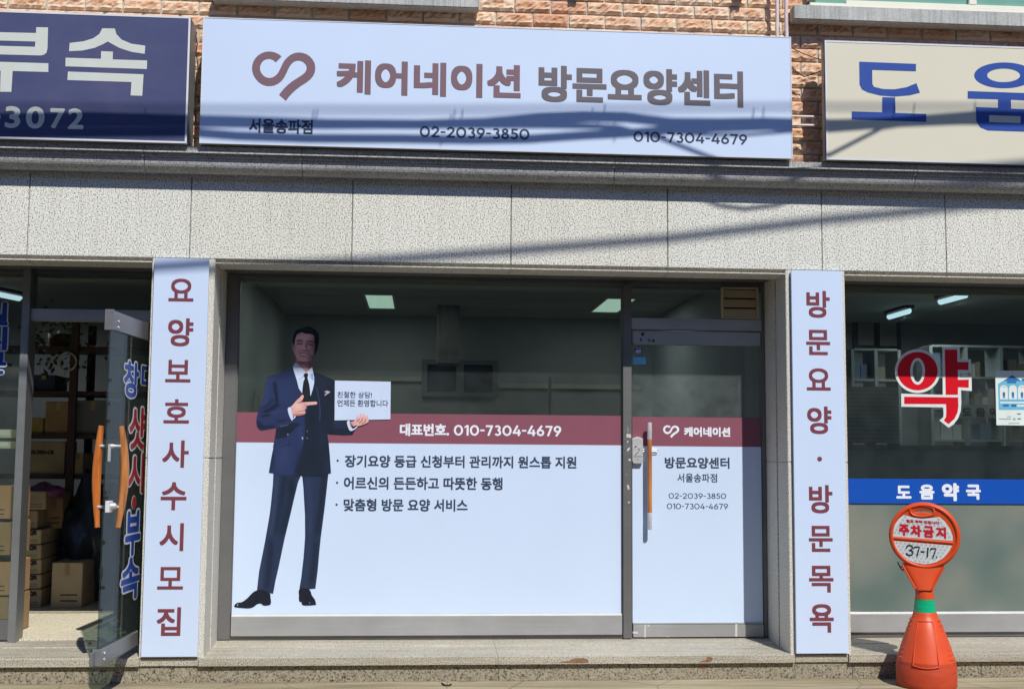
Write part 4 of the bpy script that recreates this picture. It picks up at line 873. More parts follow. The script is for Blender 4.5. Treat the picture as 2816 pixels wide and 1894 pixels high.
shape(mb, [R([(575, 395), (780, 395), (780, 440), (575, 440)])], YF-.0007); shape(mb, [R([(480, 920), (610, 920), (610, 970), (480, 970)])], YF-.0007); shape(mb, [R([(670, 920), (780, 920), (780, 975), (670, 975)])], YF-.0007)
mb.build('picture', PDB, PO)
mb = MB()
for k in range(4): x = 500+k*205; shape(mb, [R([(x-88, 805), (x-90, 560), (x-70, 510), (x-30, 487), (x+30, 487), (x+70, 510), (x+90, 560), (x+92, 805)])], YF-.0007)
for a in (860,): shape(mb, [R([(415, a), (1300, a+4), (1300, a+40), (415, a+36)])], YF-.0007)
shape(mb, [R([(800, 930), (1300, 932), (1300, 972), (800, 970)])], YF-.0007)
mb.build('white_field', plain('poster white', C(228, 234, 226), 0.6), PO)
mb = MB()
for a, b, c, d in ((390, 1243, 670, 1256), (570, 1192, 670, 1204), (605, 1342, 860, 1352), (715, 1228, 732, 1280), (745, 1228, 762, 1280), (800, 1120, 885, 1150), (805, 1232, 890, 1262), (455, 525, 545, 533), (865, 525, 950, 533)): shape(mb, [R([(a, b), (c, b), (c, d), (a, d)])], YF-.0011)
mb.build('small_print', plain('poster grey', C(120, 140, 150), 0.6), PO)

# pharmacy interior
def back_rect(pts, Y): (a, b), (c, d) = pts; x0, z1 = P(a, b, Y); x1, z0 = P(c, d, Y); return x0, x1, z0, z1
def lamp(parent, loc, sx, sy, watts, col=(.95, 1, .99)):
    l = bpy.data.lights.new('lamp', 'AREA'); l.shape = 'RECTANGLE'; l.size = sx; l.size_y = sy; l.energy = watts; l.color = col
    o = bpy.data.objects.new('lamp', l); COL.objects.link(o); o.location = loc; o.parent = parent; o.matrix_parent_inverse = Matrix.Translation(-Vector(parent.location))
def tube_light(px, lab):
    a, b = PZ(*px[0], ZCE-0.06), PZ(*px[1], ZCE-0.06)
    t = thing('tube_light', lab, 'light', (a+b)/2, 'fluorescent lights on the shop ceilings'); d = (b-a).normalized(); nrm = Vector((-d.y, d.x, 0))*0.045
    mb = MB(); v = []
    for zz in (ZCE-0.03, ZCE-0.0005): v += [(q.x, q.y, zz) for q in (a-nrm, b-nrm, b+nrm, a+nrm)]
    mb.add(v, [(3, 2, 1, 0), (4, 5, 6, 7), (0, 1, 5, 4), (1, 2, 6, 5), (2, 3, 7, 6), (3, 0, 4, 7)]); mb.build('fitting', DARK, t)
    lamp(t, ((a.x+b.x)/2, (a.y+b.y)/2, ZCE-.12), .1, .9, 7.5, (.85, .95, 1))
    MB().tube([a+d*0.0+Vector((0, 0, 0.012)), a+d*0.03, b-d*0.03, b-d*0.0+Vector((0, 0, 0.012))], [0.014, 0.024, 0.024, 0.014], 12).build('tube', TUBE_E, t)
tube_light(((2582, 832), (2660, 811)), 'nearer lit fluorescent light on the right shop ceiling')
tube_light(((2442, 873), (2503, 855)), 'farther lit fluorescent light on the right shop ceiling')
tube_light(((-20, 806), (58, 822)), 'lit fluorescent light seen through the far left window')
FR_D = plain('dark picture frame', (0.03, 0.028, 0.026), 0.5); PAPER = plain('yellowed certificate', (0.30, 0.29, 0.24), 0.7)
for (a, b, c, d), lab in (((2359, 880, 2403, 949), 'framed certificate on pharmacy wall nearest the right pillar'), ((2419, 881, 2466, 951), 'framed certificate on pharmacy wall beside the farther light')):
    x0, x1, z0, z1 = back_rect(((a, b), (c, d)), YBK-.05); t = thing('certificate', lab, 'picture', ((x0+x1)/2, YBK-.05, z0), 'certificates in the pharmacy')
    MB().box(x0-0.05, x1+0.05, YBK-.05, YBK-.001, z0-0.05, z1+0.05).build('frame', FR_D, t); MB().rect(x0, x1, z0, z1, YBK-.052).build('sheet', PAPER, t)
CABM = plain('grey cabinet', (0.36, 0.38, 0.38), 0.6); 
def shelf(px, Y, rows, cols, lab):
    x0, x1, z0, z1 = back_rect(px, Y); t = thing('shelf', lab, 'shelf', ((x0+x1)/2, Y, z0)); mb = MB()
    for k in range(cols+1): xx = x0+(x1-x0)*k/cols; MB().box(xx-.015, xx+.015, Y, Y+0.3, z0, z1).build('upright', CABM, t)
    for k in range(rows+1): zz = z0+(z1-z0)*k/rows; MB().box(x0+.0155, x1-.0155, Y+.005, Y+0.3, zz-.01, zz+.01).build('shelf_board', CABM, t)
    mb = MB()
    for k in range(rows):
        for c in range(cols):
            xx = x0+(x1-x0)*c/cols+.03; e = x0+(x1-x0)*(c+1)/cols-.03; zz = z0+(z1-z0)*k/rows+.0105
            while xx < e-.06:
                ww = random.uniform(.04, .12); hh = random.uniform(.08, .9*(z1-z0)/rows-.03)
                if random.random() < .75: mb.box(xx, min(xx+ww, e), Y+.06, Y+.28, zz, zz+hh, random.randrange(4))
                xx += ww+.006
    mb.build('goods', [plain('goods a', (0.42, 0.42, 0.4), .6), plain('goods b', (0.18, 0.24, 0.36), .6), plain('goods c', (0.3, 0.26, 0.2), .6), plain('goods d', (0.55, 0.54, 0.5), .6)], t)
shelf(((2345, 960), (2480, 1300)), 3.2, 4, 2, 'grey shelf of boxed goods behind the left half of the red letter')
shelf(((2560, 950), (2860, 1300)), 3.2, 4, 3, 'grey shelf of boxed goods behind the blue poster')
x0, x1, z0, z1 = back_rect(((2334, 1062), (2474, 1216)), 2.2)
t = thing('cabinet', 'pale slatted cabinet inside the right window beside the pillar', 'cabinet', ((x0+x1)/2, 2.2, ZF))
mb = MB(); mb.box(x0-.2, x1, 2.2, 2.6, z0, z1); mb.build('body', CABM, t); mb = MB()
for k in range(14): mb.box(x0-.2, x1-.004, 2.188, 2.1995, z0+(z1-z0)*(k+.1)/14, z0+(z1-z0)*(k+.85)/14)
mb.build('slat_front', plain('slat grey', (0.5, 0.52, 0.52), .6), t)
x0, x1, z0, z1 = back_rect(((2330, 1222), (2520, 1400)), 2.0)
t = thing('counter', 'grey counter behind the blue band of the right window', 'counter', ((x0+x1)/2, 2.0, ZF))
MB().box(x0-.3, x1+1.2, 2.0, 2.6, ZF, z1-.04).build('front', CABM, t); MB().box(x0-.32, x1+1.22, 1.97, 2.62, z1-.0395, z1).build('top', plain('counter top', (0.2, 0.2, 0.2), .3), t)
x0, x1, z0, z1 = back_rect(((2640, 1112), (2790, 1150)), 2.6)
t = thing('name_plate', 'dark lettered grey plate inside the pharmacy left of the poster', 'sign', ((x0+x1)/2, 2.6, z0))
mb = MB(); mb.box(x0, x1, 2.6, 2.63, z0, z1); mb.box(x0+.05, x0+.08, 2.61, 2.64, ZF, z0-.0005); mb.box(x1-.08, x1-.05, 2.61, 2.64, ZF, z0-.0005); mb.build('plate', plain('plate grey', (0.5, 0.51, 0.48), .6), t)
mb = MB(); text(mb, '도 움 약 국', 2645, 1120, 1145, 2785, 2.5985, .04); mb.build('lettering', PRINT, t)
# things close behind the frosted pane
x0, x1, z0, z1 = back_rect(((2578, 1610), (2652, 1690)), 0.62)
tag(MB().box(x0, x1, .6, .9, ZF, z1, bev=.01).build('box', plain('pale box', (0.85, 0.88, 0.85), .7)), 'blurred pale box behind the frosted glass right of the orange stand', 'box')
x0, x1, z0, z1 = back_rect(((2395, 1625), (2480, 1690)), 0.75)
tag(MB().box(x0, x1, .75, 1.0, ZF, z1, bev=.01).build('box', plain('ochre box', (0.6, 0.56, 0.36), .7)), 'blurred ochre box behind the frosted glass left of the orange stand', 'box')
# middle shop interior
def panel_light(c, lab):
    v = [PZ(a, b, ZCE-.012) for a, b in c]; ctr = sum(v, Vector())/4
    t = thing('ceiling_light', lab, 'light', ctr, 'square ceiling lights in the middle shop')
    x0, x1 = min(q.x for q in v), max(q.x for q in v); ax = (v[0].x+v[3].x)/2; bx = (v[1].x+v[2].x)/2; y0 = min(q.y for q in v); y1 = max(q.y for q in v)
    mb = MB()
    for p in ((ax-.02, ax, y0-.02, y1+.02), (bx, bx+.02, y0-.02, y1+.02), (ax, bx, y0-.02, y0), (ax, bx, y1, y1+.02)): mb.box(*p, ZCE-.016, ZCE-.0005)
    mb.build('frame', WHITE_EDGE, t); MB().box(ax, bx, y0, y1, ZCE-.012, ZCE-.001).build('diffuser', PANEL_E, t); lamp(t, ((ax+bx)/2, (y0+y1)/2, ZCE-.02), bx-ax, y1-y0, 4.8)
panel_light(((1027, 847), (1094, 848), (1068, 811.5), (993.6, 811)), 'square lit ceiling panel above the printed man and card')
panel_light(((1632, 857), (1704, 857), (1740, 822), (1665, 822)), 'square lit ceiling panel seen next to the mullion')
panel_light(((958, 768.5), (1035, 769), (1000, 745), (930, 745)), 'ceiling panel at the front, mostly hidden by the lintel')
YW = YBK-.01
def wrect(pts, y0, y1, m, name, lab, cat):
    x0, x1, z0, z1 = back_rect(pts, y0); return tag(MB().box(x0, x1, y0, y1, z0, z1).build(name, m), lab, cat)
x0, x1, z0, z1 = back_rect(((1160, 988), (1370, 1092)), YW-.05)
t = thing('inner_window', 'dark two pane window in the back wall of the middle shop', 'window', ((x0+x1)/2, YW, z0))
mb = MB()
for a, b, c, d in ((x0, x0+.06, z0, z1), (x1-.06, x1, z0, z1), (x0+.06, x1-.06, z0, z0+.05), (x0+.06, x1-.06, z1-.05, z1), ((x0+x1)/2-.04, (x0+x1)/2+.04, z0+.05, z1-.05)): mb.box(a, b, YW-.06, YW+.009, c, d)
mb.build('frame', plain('window frame grey', (.13, .14, .14), .6), t)
MB().box(x0+.06, x1-.06, YW-.02, YW, z0+.05, z1-.05).build('pane', plain('dark glass', (.03, .035, .045), .1), t)
PALE = plain('pale dado', (.42, .40, .33), .7)
mb = MB(); zz = Z(1300, 1050, YW-.04)
mb.box(XB, x0-.0005, YW-.04, YW+.009, zz, zz+.05); mb.box(x1+.0005, XC, YW-.04, YW+.009, zz-.06, zz-.01); tag(mb.build('dado_rail', PALE), 'pale rail along the back wall of the middle shop', 'rail')
x0, x1, _, _ = back_rect(((1203, 900), (1262, 1000)), 4.2)
mb = MB(); mb.box(x0, x1, 4.2, 4.6, Z(1230, 998, 4.2), ZCE)
tag(mb.build('column', concrete('stained plaster', (.15, .145, .135), (.3, .29, .28), 4, 30, True)), 'short stained plaster column hanging from the middle shop ceiling', 'column')
x0, x1, _, _ = back_rect(((1508, 1010), (1516, 1140)), 3.4)
tag(MB().box(x0, x1, 3.4, 3.43, ZF, Z(1512, 1036, 3.4)).build('post', plain('grey post', (.4, .41, .4), .5)), 'thin grey upright post inside the middle shop near the mullion', 'post')
x0, x1, z0, z1 = back_rect(((640, 950), (900, 1150)), 3.0)
t = thing('partition', 'grey partition inside the middle shop behind the printed man', 'partition', (x0, 3.0, ZF))
mb = MB(); mb.box(XB, x1-.2, 3.0, 3.06, ZF, Z(760, 1045, 3.0)); mb.build('panel', plain('partition grey', (.2, .21, .2), .7), t); MB().box(XB, x1-.19, 2.98, 3.08, Z(760, 1045, 3.0)+.0005, Z(760, 1038, 3.0)).build('cap', PALE, t)

# ================================================================== left bay
S1 = thing('shopfront', 'aluminium shopfront frame of left bay around the open doorway', 'shopfront', (XA-1, YG, ZLB))
lm0, lm1 = X(62, 800, YG-.06), X(83.5, 800, YG-.06); tb1 = Z(250, 850.5, YG-.03); tb0 = Z(250, 883, YG-.03)
MB().box(lm0, lm1, YG-0.06, YG+0.09, ZF-.01, ZT, bev=.003).build('mullion', metal('grey anodised aluminium', (.30, .31, .30), .45, met=.6), S1)
MB().box(lm1+.0005, XA-.002, YG-.03, YG+.05, tb0, tb1, bev=.003).build('transom_bar', ALU, S1)
mb = MB(); mb.box(lm1+.0005, XA-.002, YG-.012, YG+.05, ZT-.02, ZT+.01); mb.box(XL0, lm0-.0005, YG-.012, YG+.05, ZT-.02, ZT+.01); mb.box(XL0, lm0-.0005, YG-.03, YG+.05, ZLB+.01, ZLB+.13); mb.build('head_frame', ALU_D, S1)
MB().box(lm1, XA, YG, YG+.008, tb1, ZT-.02).build('pane', GLASS_T, S1)
MB().box(XL0, lm0, YG, YG+.008, ZLB+.13, ZT-.02).build('pane', GLASS_T, S1)
MB().box(XL0, lm0, YG-.02, YG+.05, ZLB+.001, ZLB+.0095).build('sub_sill', ALU_D, S1)
# lettering on far left pane
BLU = plain('royal blue vinyl', C(20, 62, 150), .4); LW = plain('white outline vinyl', C(214, 218, 216), .4); REDV = plain('dark red vinyl', C(160, 34, 44), .4)
def outlined(chars, Y, name, label, loc, fnpos, blue, rw=.13):
    t = thing(name, label, 'lettering', loc)
    mo_, mi_ = MB(), MB()
    for ch, box_, col in chars: fnpos(mo_, mi_, ch, box_, col)
    mo_.build('outline', LW, t)
    mi_.build('letter', [BLU, REDV], t)
def flat_outlined(mo_, mi_, ch, bx_, col):
    a, b, c, d = bx_; v, f = glyphs(ch); ax = min(q[0] for q in v); bx = max(q[0] for q in v); ay = min(q[1] for q in v); by = max(q[1] for q in v)
    X0, X1 = X(a, (c+d)/2, YF), X(b, (c+d)/2, YF); Z1, Z0 = Z(b, c, YF), Z(b, d, YF); r = .05*(Z1-Z0)
    vs = [(X0+(p-ax)/(bx-ax)*(X1-X0), Z0+(q-ay)/(by-ay)*(Z1-Z0)) for p, q in v]
    put(mo_, vs, f, YF, r*2.2, 12, square=False); put(mi_, vs, f, YF-.0018, r, 8, col)
outlined([('실', (-48, 19, 834, 892), 0), ('리', (-50, 17, 901, 960), 0), ('콘', (-52, 14, 970, 1026), 0)], YF, 'window_lettering', 'cut off blue Korean lettering with white outline at far left window', P3(0, 930, YF), flat_outlined, 0)
# open glass door
dp0 = Vector((X(303, 853, -.6), -.6, 0)); dp1 = Vector((XA-.035, .42, 0)); dd = (dp1-dp0); DL = dd.length; dd.normalize(); dn = Vector((dd.y, -dd.x, 0))   # dn points towards the viewer's side
if dn.dot(Vector((CAMP.x, CAMP.y, 0))-dp0) < 0: dn = -dn
def PD(px, py, off=0.0):
    d = ray(px, py); p0 = dp0+dn*off; t = (p0-CAMP).dot(dn)/d.dot(dn); return CAMP+d*t
def DUZ(px, py, off=0.0): q = PD(px, py, off); return (q-dp0).dot(dd), q.z
def DP(u, o, z): q = dp0+dd*u+dn*o; return (q.x, q.y, z)
RAILD = metal('grey door rail', (.26, .26, .265), .42, met=.5)
OD = thing('glass_door', 'open glass door of the left bay with two curved orange wooden handles', 'door', (dp1.x, dp1.y, ZL))
oz0 = max(P3(279, 1829, -.6).z, ZL+.012); oz1 = P3(305, 853, -.6).z; orb = P3(275, 1786, -.6).z; ort = P3(318, 905, -.6).z
def dbox(mb, u0, u1, o0, o1, z0, z1, mi=0):
    v = [DP(u, o, z) for z in (z0, z1) for o in (o0, o1) for u in (u0, u1)]
    bm = bmesh.new(); vv = [bm.verts.new(q) for q in v]
    for f in [(0, 2, 3, 1), (4, 5, 7, 6), (0, 1, 5, 4), (2, 6, 7, 3), (0, 4, 6, 2), (1, 3, 7, 5)]: bm.faces.new([vv[i] for i in f])
    bmesh.ops.recalc_face_normals(bm, faces=bm.faces[:])
    bmesh.ops.bevel(bm, geom=bm.edges[:], offset=.002, segments=1, affect='EDGES'); mb.bm(bm, mi)
mb = MB(); dbox(mb, .004, DL, -.005, .005, orb-.005, ort+.005); mb.build('pane', GLASS_O, OD)
mb = MB(); dbox(mb, 0, DL, -.02, .02, ort, oz1); dbox(mb, -.012, -.0005, -.026, .026, ort-.006, oz1+.004); tr_ = mb.build('top_rail', RAILD, OD)
mb = MB(); dbox(mb, 0, DL, -.02, .02, oz0, orb); dbox(mb, -.012, -.0005, -.026, .024, oz0-.003, orb+.003); dbox(mb, -.06, -.0125, -.024, -.006, oz0+.004, orb-.008); mb.build('bottom_rail', RAILD, OD)
mb = MB()
for z in (ort+.02, ort+.055): c = DP(.10, .0202, z); mb.tube([c, DP(.10, .024, z)], .008, 10)
for z in (oz0+.025, oz0+.06): c = DP(.06, .0202, z); mb.tube([c, DP(.06, .024, z)], .008, 10)
mb.build('bolt', STEEL, OD)
ua, za_ = DUZ(315, 1171); ub, zb_ = DUZ(290, 1449)
hu = .10; hz_1 = DP(hu, 0, 0); 
zt_h = P3(301, 1171, PD(310, 1171).y).z; zb_h = P3(284, 1449, PD(300, 1449).y).z
for s in (1, -1):
    mb = MB(); pts = []; rs = []
    for k in range(15):
        t = k/14; bow = math.sin(math.pi*t)*.022
        pts.append(DP(hu+.02*math.sin(math.pi*t), s*(.058+bow), zt_h+(zb_h-zt_h)*t)); rs.append(.015+.011*math.sin(math.pi*min(1, t*1.05)))
    mb.tube(pts, rs, 14)
    hh = mb.build('handle', WOOD2 if s < 0 else WOOD, OD)
    mb = MB()
    for t in (.2, .8): zz = zt_h+(zb_h-zt_h)*t; mb.tube([DP(hu, s*.005, zz), DP(hu, s*.03, zz), DP(hu, s*.062, zz)], [.014, .009, .009], 12)
    mb.build('bracket', STEEL, hh)
mb = MB(); u_, z_ = DUZ(306, 1389); dbox(mb, .02, .085, .006, .03, z_-.035, z_+.03)
lk = mb.build('lock_plate', plain('white painted metal', (.75, .75, .74), .4), OD); mb = MB(); mb.tube([DP(.06, .03, z_), DP(.06, .05, z_), DP(.06, .062, z_)], [.02, .02, .006], 14); mb.build('knob', STEEL, lk)
mb = MB(); u_, z_ = DUZ(311, 1240); dbox(mb, .03, .06, .006, .016, z_-.06, z_+.04); mb.build('latch_plate', STEEL, OD)
def door_outlined(mo_, mi_, ch, bx_, col):
    a, b, c, d = bx_; u0, z1 = DUZ(a, c, .006); u1, _ = DUZ(b, c, .006); _, z0 = DUZ(a, d, .006); _, z1b = DUZ(a, c, .006)
    v, f = glyphs(ch); ax = min(q[0] for q in v); bx = max(q[0] for q in v); ay = min(q[1] for q in v); by = max(q[1] for q in v)
    r = .035*(z1-z0); vs = [(u0+(p-ax)/(bx-ax)*(u1-u0), z0+(q-ay)/(by-ay)*(z1-z0)) for p, q in v]
    fn0 = lambda w: DP(w[0], .0058-w[1], w[2])
    asp = (u1-u0)/(z1-z0)
    def stamp(mbx, rr, base, n, mi):
        offs = [(0, 0)]+[(math.cos(2*math.pi*k/n)*rr*1.6, math.sin(2*math.pi*k/n)*rr) for k in range(n)]
        for i, (du, dz_) in enumerate(offs): mbx.add([DP(p+du, base+i*.0001, q+dz_) for p, q in vs], f, mi)
    stamp(mo_, r*2.4, .0055, 12, 0); stamp(mi_, r, .0072, 8, col)
outlined([('창', (344, 382, 992, 1087), 0), ('대', (391, 430, 998, 1072), 0), ('샷', (359, 400, 1120, 1232), 1), ('시', (355, 396, 1248, 1354), 1), ('·', (363, 374, 1365, 1398), 1), ('부', (348, 386, 1410, 1527), 0), ('속', (336, 383, 1543, 1654), 0)], 0, 'door_lettering', 'column of blue and red outlined Korean lettering on the open glass door', PD(370, 1300), door_outlined, 0)

# cartons, shelf and goods in the left shop
TAPE = plain('tan packing tape', (.42, .32, .17), .3)
def carton(px, Y, dep, m, lab, z_floor=None, label_txt=None, strap=False, lines=True, tilt=0):
    (a, b), (c, d) = px; x0, z1 = P(a, b, Y); x1, z0 = P(c, d, Y)
    if z_floor is not None: z0 = z_floor
    t = thing('carton', lab, 'box', ((x0+x1)/2, Y, z0), 'cartons in the left shop')
    mb = MB(); mb.box(x0, x1, Y, Y+dep, z0, z1-.0008, bev=.004); mb.build('body', m, t)
    w_ = x1-x0; h = z1-z0; mb = MB(); mi = 0
    if label_txt: 
        v, f = glyphs(label_txt); ax = min(q[0] for q in v); bx = max(q[0] for q in v); ay = min(q[1] for q in v); by = max(q[1] for q in v)
        tw = w_*(.3 if len(label_txt) < 4 else .62); th = tw*(by-ay)/(bx-ax); ox = x0+w_*(.52 if len(label_txt) < 4 else .1); oz = z0+h*.62
        put(mb, [(ox+(p-ax)/(bx-ax)*tw, oz+(q-ay)/(by-ay)*th) for p, q in v], f, Y-.0008, .003, 8)
    if lines:
        for k in range(2): mb.rect(x0+w_*.3, x0+w_*.86, z0+h*(.14+.13*k), z0+h*(.17+.13*k), Y-.0006)
    if mb.v: mb.build('printing', PRINT, t)
    mb = MB(); tx = x0+w_*.5; mb.rect(tx-.018, tx+.018, z1-h*.28, z1-.004, Y-.0004); mb.quad((tx-.018, Y, z1-.0002), (tx+.018, Y, z1-.0002), (tx+.018, Y+dep, z1-.0002), (tx-.018, Y+dep, z1-.0002)); mb.build('tape', TAPE, t)
    if strap: MB().box(x0+w_*.3, x0+w_*.3+.022, Y-.0015, Y+dep+.001, z0-.0001, z1+.0008).build('strap', STRAP, t)
    return t
YC = 2.15
rows = [(1456, 1495), (1497, 1536), (1538, 1577), (1579, 1617), (1620, 1661)]
ord_ = ['topmost', 'second from the top', 'middle', 'second from the bottom', 'lowest']
for (a, b), o_ in zip(rows, ord_): carton(((46, a), (112, b)), YC, .5, CARD2, f'{o_} pale carton of the yellow strapped stack by the mullion', label_txt='QR', strap=True, z_floor=(ZF+.005 if a == 1620 else None))
carton(((144, 1546), (224, 1656)), YC-.05, .6, CARD2, 'large carton with two black lines standing alone on the floor', z_floor=ZF+.005)
for k, (px, lab) in enumerate((((58, 1403), (102, 1452)), ) and ((((58, 1403), (102, 1452)), 'printed carton resting on top of the strapped stack'), (((63, 1350), (125, 1401)), 'upper printed carton just below the shelf, beside the mullion'))):
    carton(px, YC+.02, .45, CARD, lab)
carton(((126, 1352), (170, 1452)), YC+.3, .3, CARD3, 'darker carton behind the printed cartons above the strapped stack')
SHF = thing('shelf', 'dark brown steel shelving full of cartons in the left shop', 'shelf', (P3(100, 1300, 2.7).x, 2.7, ZF))
ysh = 2.7; mb = MB(); xq0 = X(60, 1100, ysh)-.6; xq1 = X(200, 1100, ysh)
for xx in (xq0, xq1, xq1+1.23):
    for yy in (ysh-.02, ysh+.5): MB().box(xx-.03, xx+.03, yy, yy+.05, ZF, 2.5).build('upright', DARKW, SHF)
for y in (1074, 1193, 1305, 950):
    zz = Z(130, y, ysh); MB().box(xq0, xq1+1.25, ysh+.031, ysh+.5, zz-.035, zz).build('shelf_board', DARKW, SHF)
def on_shelf(px, ysup, m, lab, **k):
    carton(px, ysh+.06, .36, m, lab, z_floor=Z(130, ysup, ysh)+.001, **k)
on_shelf(((74, 1212), (176, 1300)), 1305, CARD, 'wide carton with faded capital letters on the lowest shelf', label_txt='OLDEN-CK', lines=False)
on_shelf(((126, 1103), (192, 1190)), 1193, CARD3, 'brown carton on the middle shelf between yellow and dark ones', lines=False)
on_shelf(((82, 1148), (118, 1190)), 1193, plain('mustard carton', (.36, .28, .08), .8), 'small mustard carton on the middle shelf', lines=False)
on_shelf(((88, 1030), (150, 1072)), 1074, plain('navy case', (.03, .04, .09), .6), 'dark navy case on the upper shelf', lines=False)
on_shelf(((200, 1245), (226, 1296)), 1305, CARD2, 'small pale carton on the lowest shelf past the upright', lines=False)
on_shelf(((208, 1100), (300, 1190)), 1193, plain('wrapped white goods', (.2, .22, .24), .4), 'plastic wrapped pale bundle on the middle shelf behind the door', lines=False)
mb = MB(); cc = P3(185, 994, ysh-.03); mb.tube([cc+Vector((.075*math.cos(a), 0, .075*math.sin(a))) for a in [2*math.pi*k/24 for k in range(25)]], .009, 8, cap=False)
tag(mb.build('ring', plain('pale ring', (.5, .47, .42), .5)), 'pale round ring hanging on the dark shelf upright', 'ring')
mb = MB(); c = P3(155, 1343, YC+.1)
vs = []
bm = bmesh.new(); bmesh.ops.create_icosphere(bm, subdivisions=3, radius=1)
for q in bm.verts: n_ = q.co.copy(); q.co = Vector((c.x-.12+n_.x*.16*(1+.15*math.sin(9*n_.z)), c.y+.1+n_.y*.14, c.z-.03+n_.z*.07*(1+.25*math.sin(7*n_.x+2))))
mb.bm(bm, 0, True); tag(mb.build('plastic_bag', plain('pink plastic', (.22, .06, .16), .4)), 'dull pink plastic bag lying on the printed cartons', 'bag')
bm = bmesh.new(); bmesh.ops.create_icosphere(bm, subdivisions=4, radius=1); c = P3(240, 1480, YC+.3)
from mathutils import noise as mnoise
for q in bm.verts:
    n_ = q.co.copy(); k = 1+.35*mnoise.noise(n_*2.3)+.12*mnoise.noise(n_*7); q.co = Vector((c.x+n_.x*.3*k, c.y+.2+n_.y*.25*k, max(ZF+.006, c.z-.1+n_.z*.55*k)))
mb = MB(); mb.bm(bm, 0, True); tag(mb.build('plastic_bag', plain('dark plastic wrap', (.035, .045, .06), .25)), 'big dark plastic wrapped bundle behind the large carton', 'bag')
for i, (a, b, c_, d, lab) in enumerate(((-30, 1180, 30, 1205, 'upper white label tray behind the far left pane'), (-30, 1213, 28, 1234, 'lower white label tray behind the far left pane'))):
    x0, x1, z0, z1 = back_rect(((a, b), (c_, d)), YG+.12)
    t = thing('tray', lab, 'tray', ((x0+x1)/2, YG+.12, z0), 'white trays in the far left window'); MB().box(x0, x1, YG+.12, YG+.35, z0, z1, bev=.004).build('body', plain('ivory plastic', (.62, .58, .42), .5), t)
    mb = MB(); mb.rect(x0+.01, x1-.012, z0+(z1-z0)*.35, z1-.006, YG+.1195); mb.build('label_card', plain('white card', (.75, .75, .74), .6), t)
zst = ZF+.006
for k, y in enumerate((1430, 1530, 1640)):
    x0, x1, z0, z1 = back_rect(((-80, y-95), (27, y)), YG+.16)
    t = carton(((-80, y-95), (27, y-3)), YG+.16, .4, CARD3 if k % 2 else plain('red brown carton', (.50, .28, .14), .85), ('uppermost', 'middle', 'lowest')[k]+' red brown carton stacked behind the far left pane', label_txt=None)
x0, x1, z0, z1 = back_rect(((-80, 1640), (27, 1700)), YG+.16)
tag(MB().box(x0, x1, YG+.16, YG+.56, ZF+.006, Z(0, 1641, YG+.16), bev=.004).build('crate', CARD3), 'brown crate at floor level under the red brown cartons', 'crate')
bm = bmesh.new()
PL = thing('plant', 'leafy green plant on top of the shelving in the left shop', 'plant', P3(150, 985, 2.75))
c = P3(150, 935, 2.8); mb = MB()
for k in range(170):
    p = c+Vector((random.gauss(0, .2), random.gauss(0, .1), random.gauss(0, .13))); a = Vector((random.uniform(-1, 1), random.uniform(-1, 1), random.uniform(-1, .4))).normalized()*random.uniform(.04, .09); b = a.orthogonal().normalized()*.018
    mb.add([p-b*0, p+a*.5+b, p+a, p+a*.5-b], [(0, 1, 2, 3)])
mb.build('foliage', plain('green leaves', (.05, .11, .04), .5, var=.3, vs=9), PL)
mb = MB(); zb_ = Z(130, 950, ysh); mb.lathe([(.0, zb_+.001), (.08, zb_+.001), (.1, zb_+.12), (.085, zb_+.12), (.0, zb_+.1)], c.x, 2.95, 20); mb.build('pot', plain('pot', (.2, .1, .06), .7), PL)

# ================================================================== parking stand
SX, SY = X(2544, 1700, -.27), -.27
PS = thing('parking_stand', 'orange plastic no parking stand with round head and green tape collar', 'stand', (SX, SY, 0)); PS.rotation_euler.z = -math.atan2(SX, SY-CAMP.y)
ORG = plain('orange plastic', C(226, 82, 34, .88), .42, var=.07, vs=9); 
def scuffed():
    m = N('scuffed orange plastic'); m.rm(.55)
    a = m.noise(7, 5, .65); b = m.noise(1.0, 5, .7, m.map((6, 6, 40)))
    c = m.ramp(a, [(.3, C(186, 62, 32, .85)), (.6, C(208, 74, 36, .85))])
    c = m.mix(.5, c, m.ramp(b, [(.33, (.45, .42, .4)), (.5, (1, 1, 1))]), 'MULTIPLY'); m.base(c); m.bump(a, .002); return m.m
ORGD = scuffed()
RS = zc(2112, 1420, 3.308)
def sz(y): q = RS([(1430, y)])[0]; return P3(q[0], q[1], SY).z
def sr(d): return d/3.308*(SY-CAMP.y)/FPX/math.cos(math.radians(5.5))
base = [(0, .001), (sr(255), .001), (sr(264), .010), (sr(266), .03), (sr(266), sz(1345)), (sr(262), sz(1335)), (sr(262), sz(1325)), (sr(258), sz(1300))]
MB().lathe(base, SX, SY, 56).build('base', ORGD, PS)
cone = [(sr(262), sz(1325)), (sr(250), sz(1285)), (sr(215), sz(1160)), (sr(165), sz(1020)), (sr(128), sz(930)), (sr(112), sz(905)), (sr(107), sz(880)), (sr(98), sz(858))]
mb = MB(); mb.lathe(cone, SX, SY, 56)
for k in range(9):                       # moulded rungs on both flanks
    y = 935+k*42; t = (y-930)/360; rr = sr(128+(252-128)*t)
    for s in (-1, 1):
        a0 = 0 if s > 0 else math.pi
        arc = [(SX+math.cos(a0+a)*(rr+.001), SY+math.sin(a0+a)*(rr+.001), sz(y)) for a in [(-.62+1.24*j/10) for j in range(11)]]
        mb.tube(arc, .005, 6)
pan = []
for j in range(21):                      # raised oval panel outline on the front
    a = j/20
    y = 935+(1318-935)*a; wv = (.50-.07*a)
    rr = sr(128+(258-128)*((y-930)/360)); pan.append((wv, rr, sz(y)))
for s in (-1, 1): mb.tube([(SX+math.sin(s*w_)*(r_+.001), SY-math.cos(s*w_)*(r_+.001), z_) for w_, r_, z_ in pan], .004, 6)
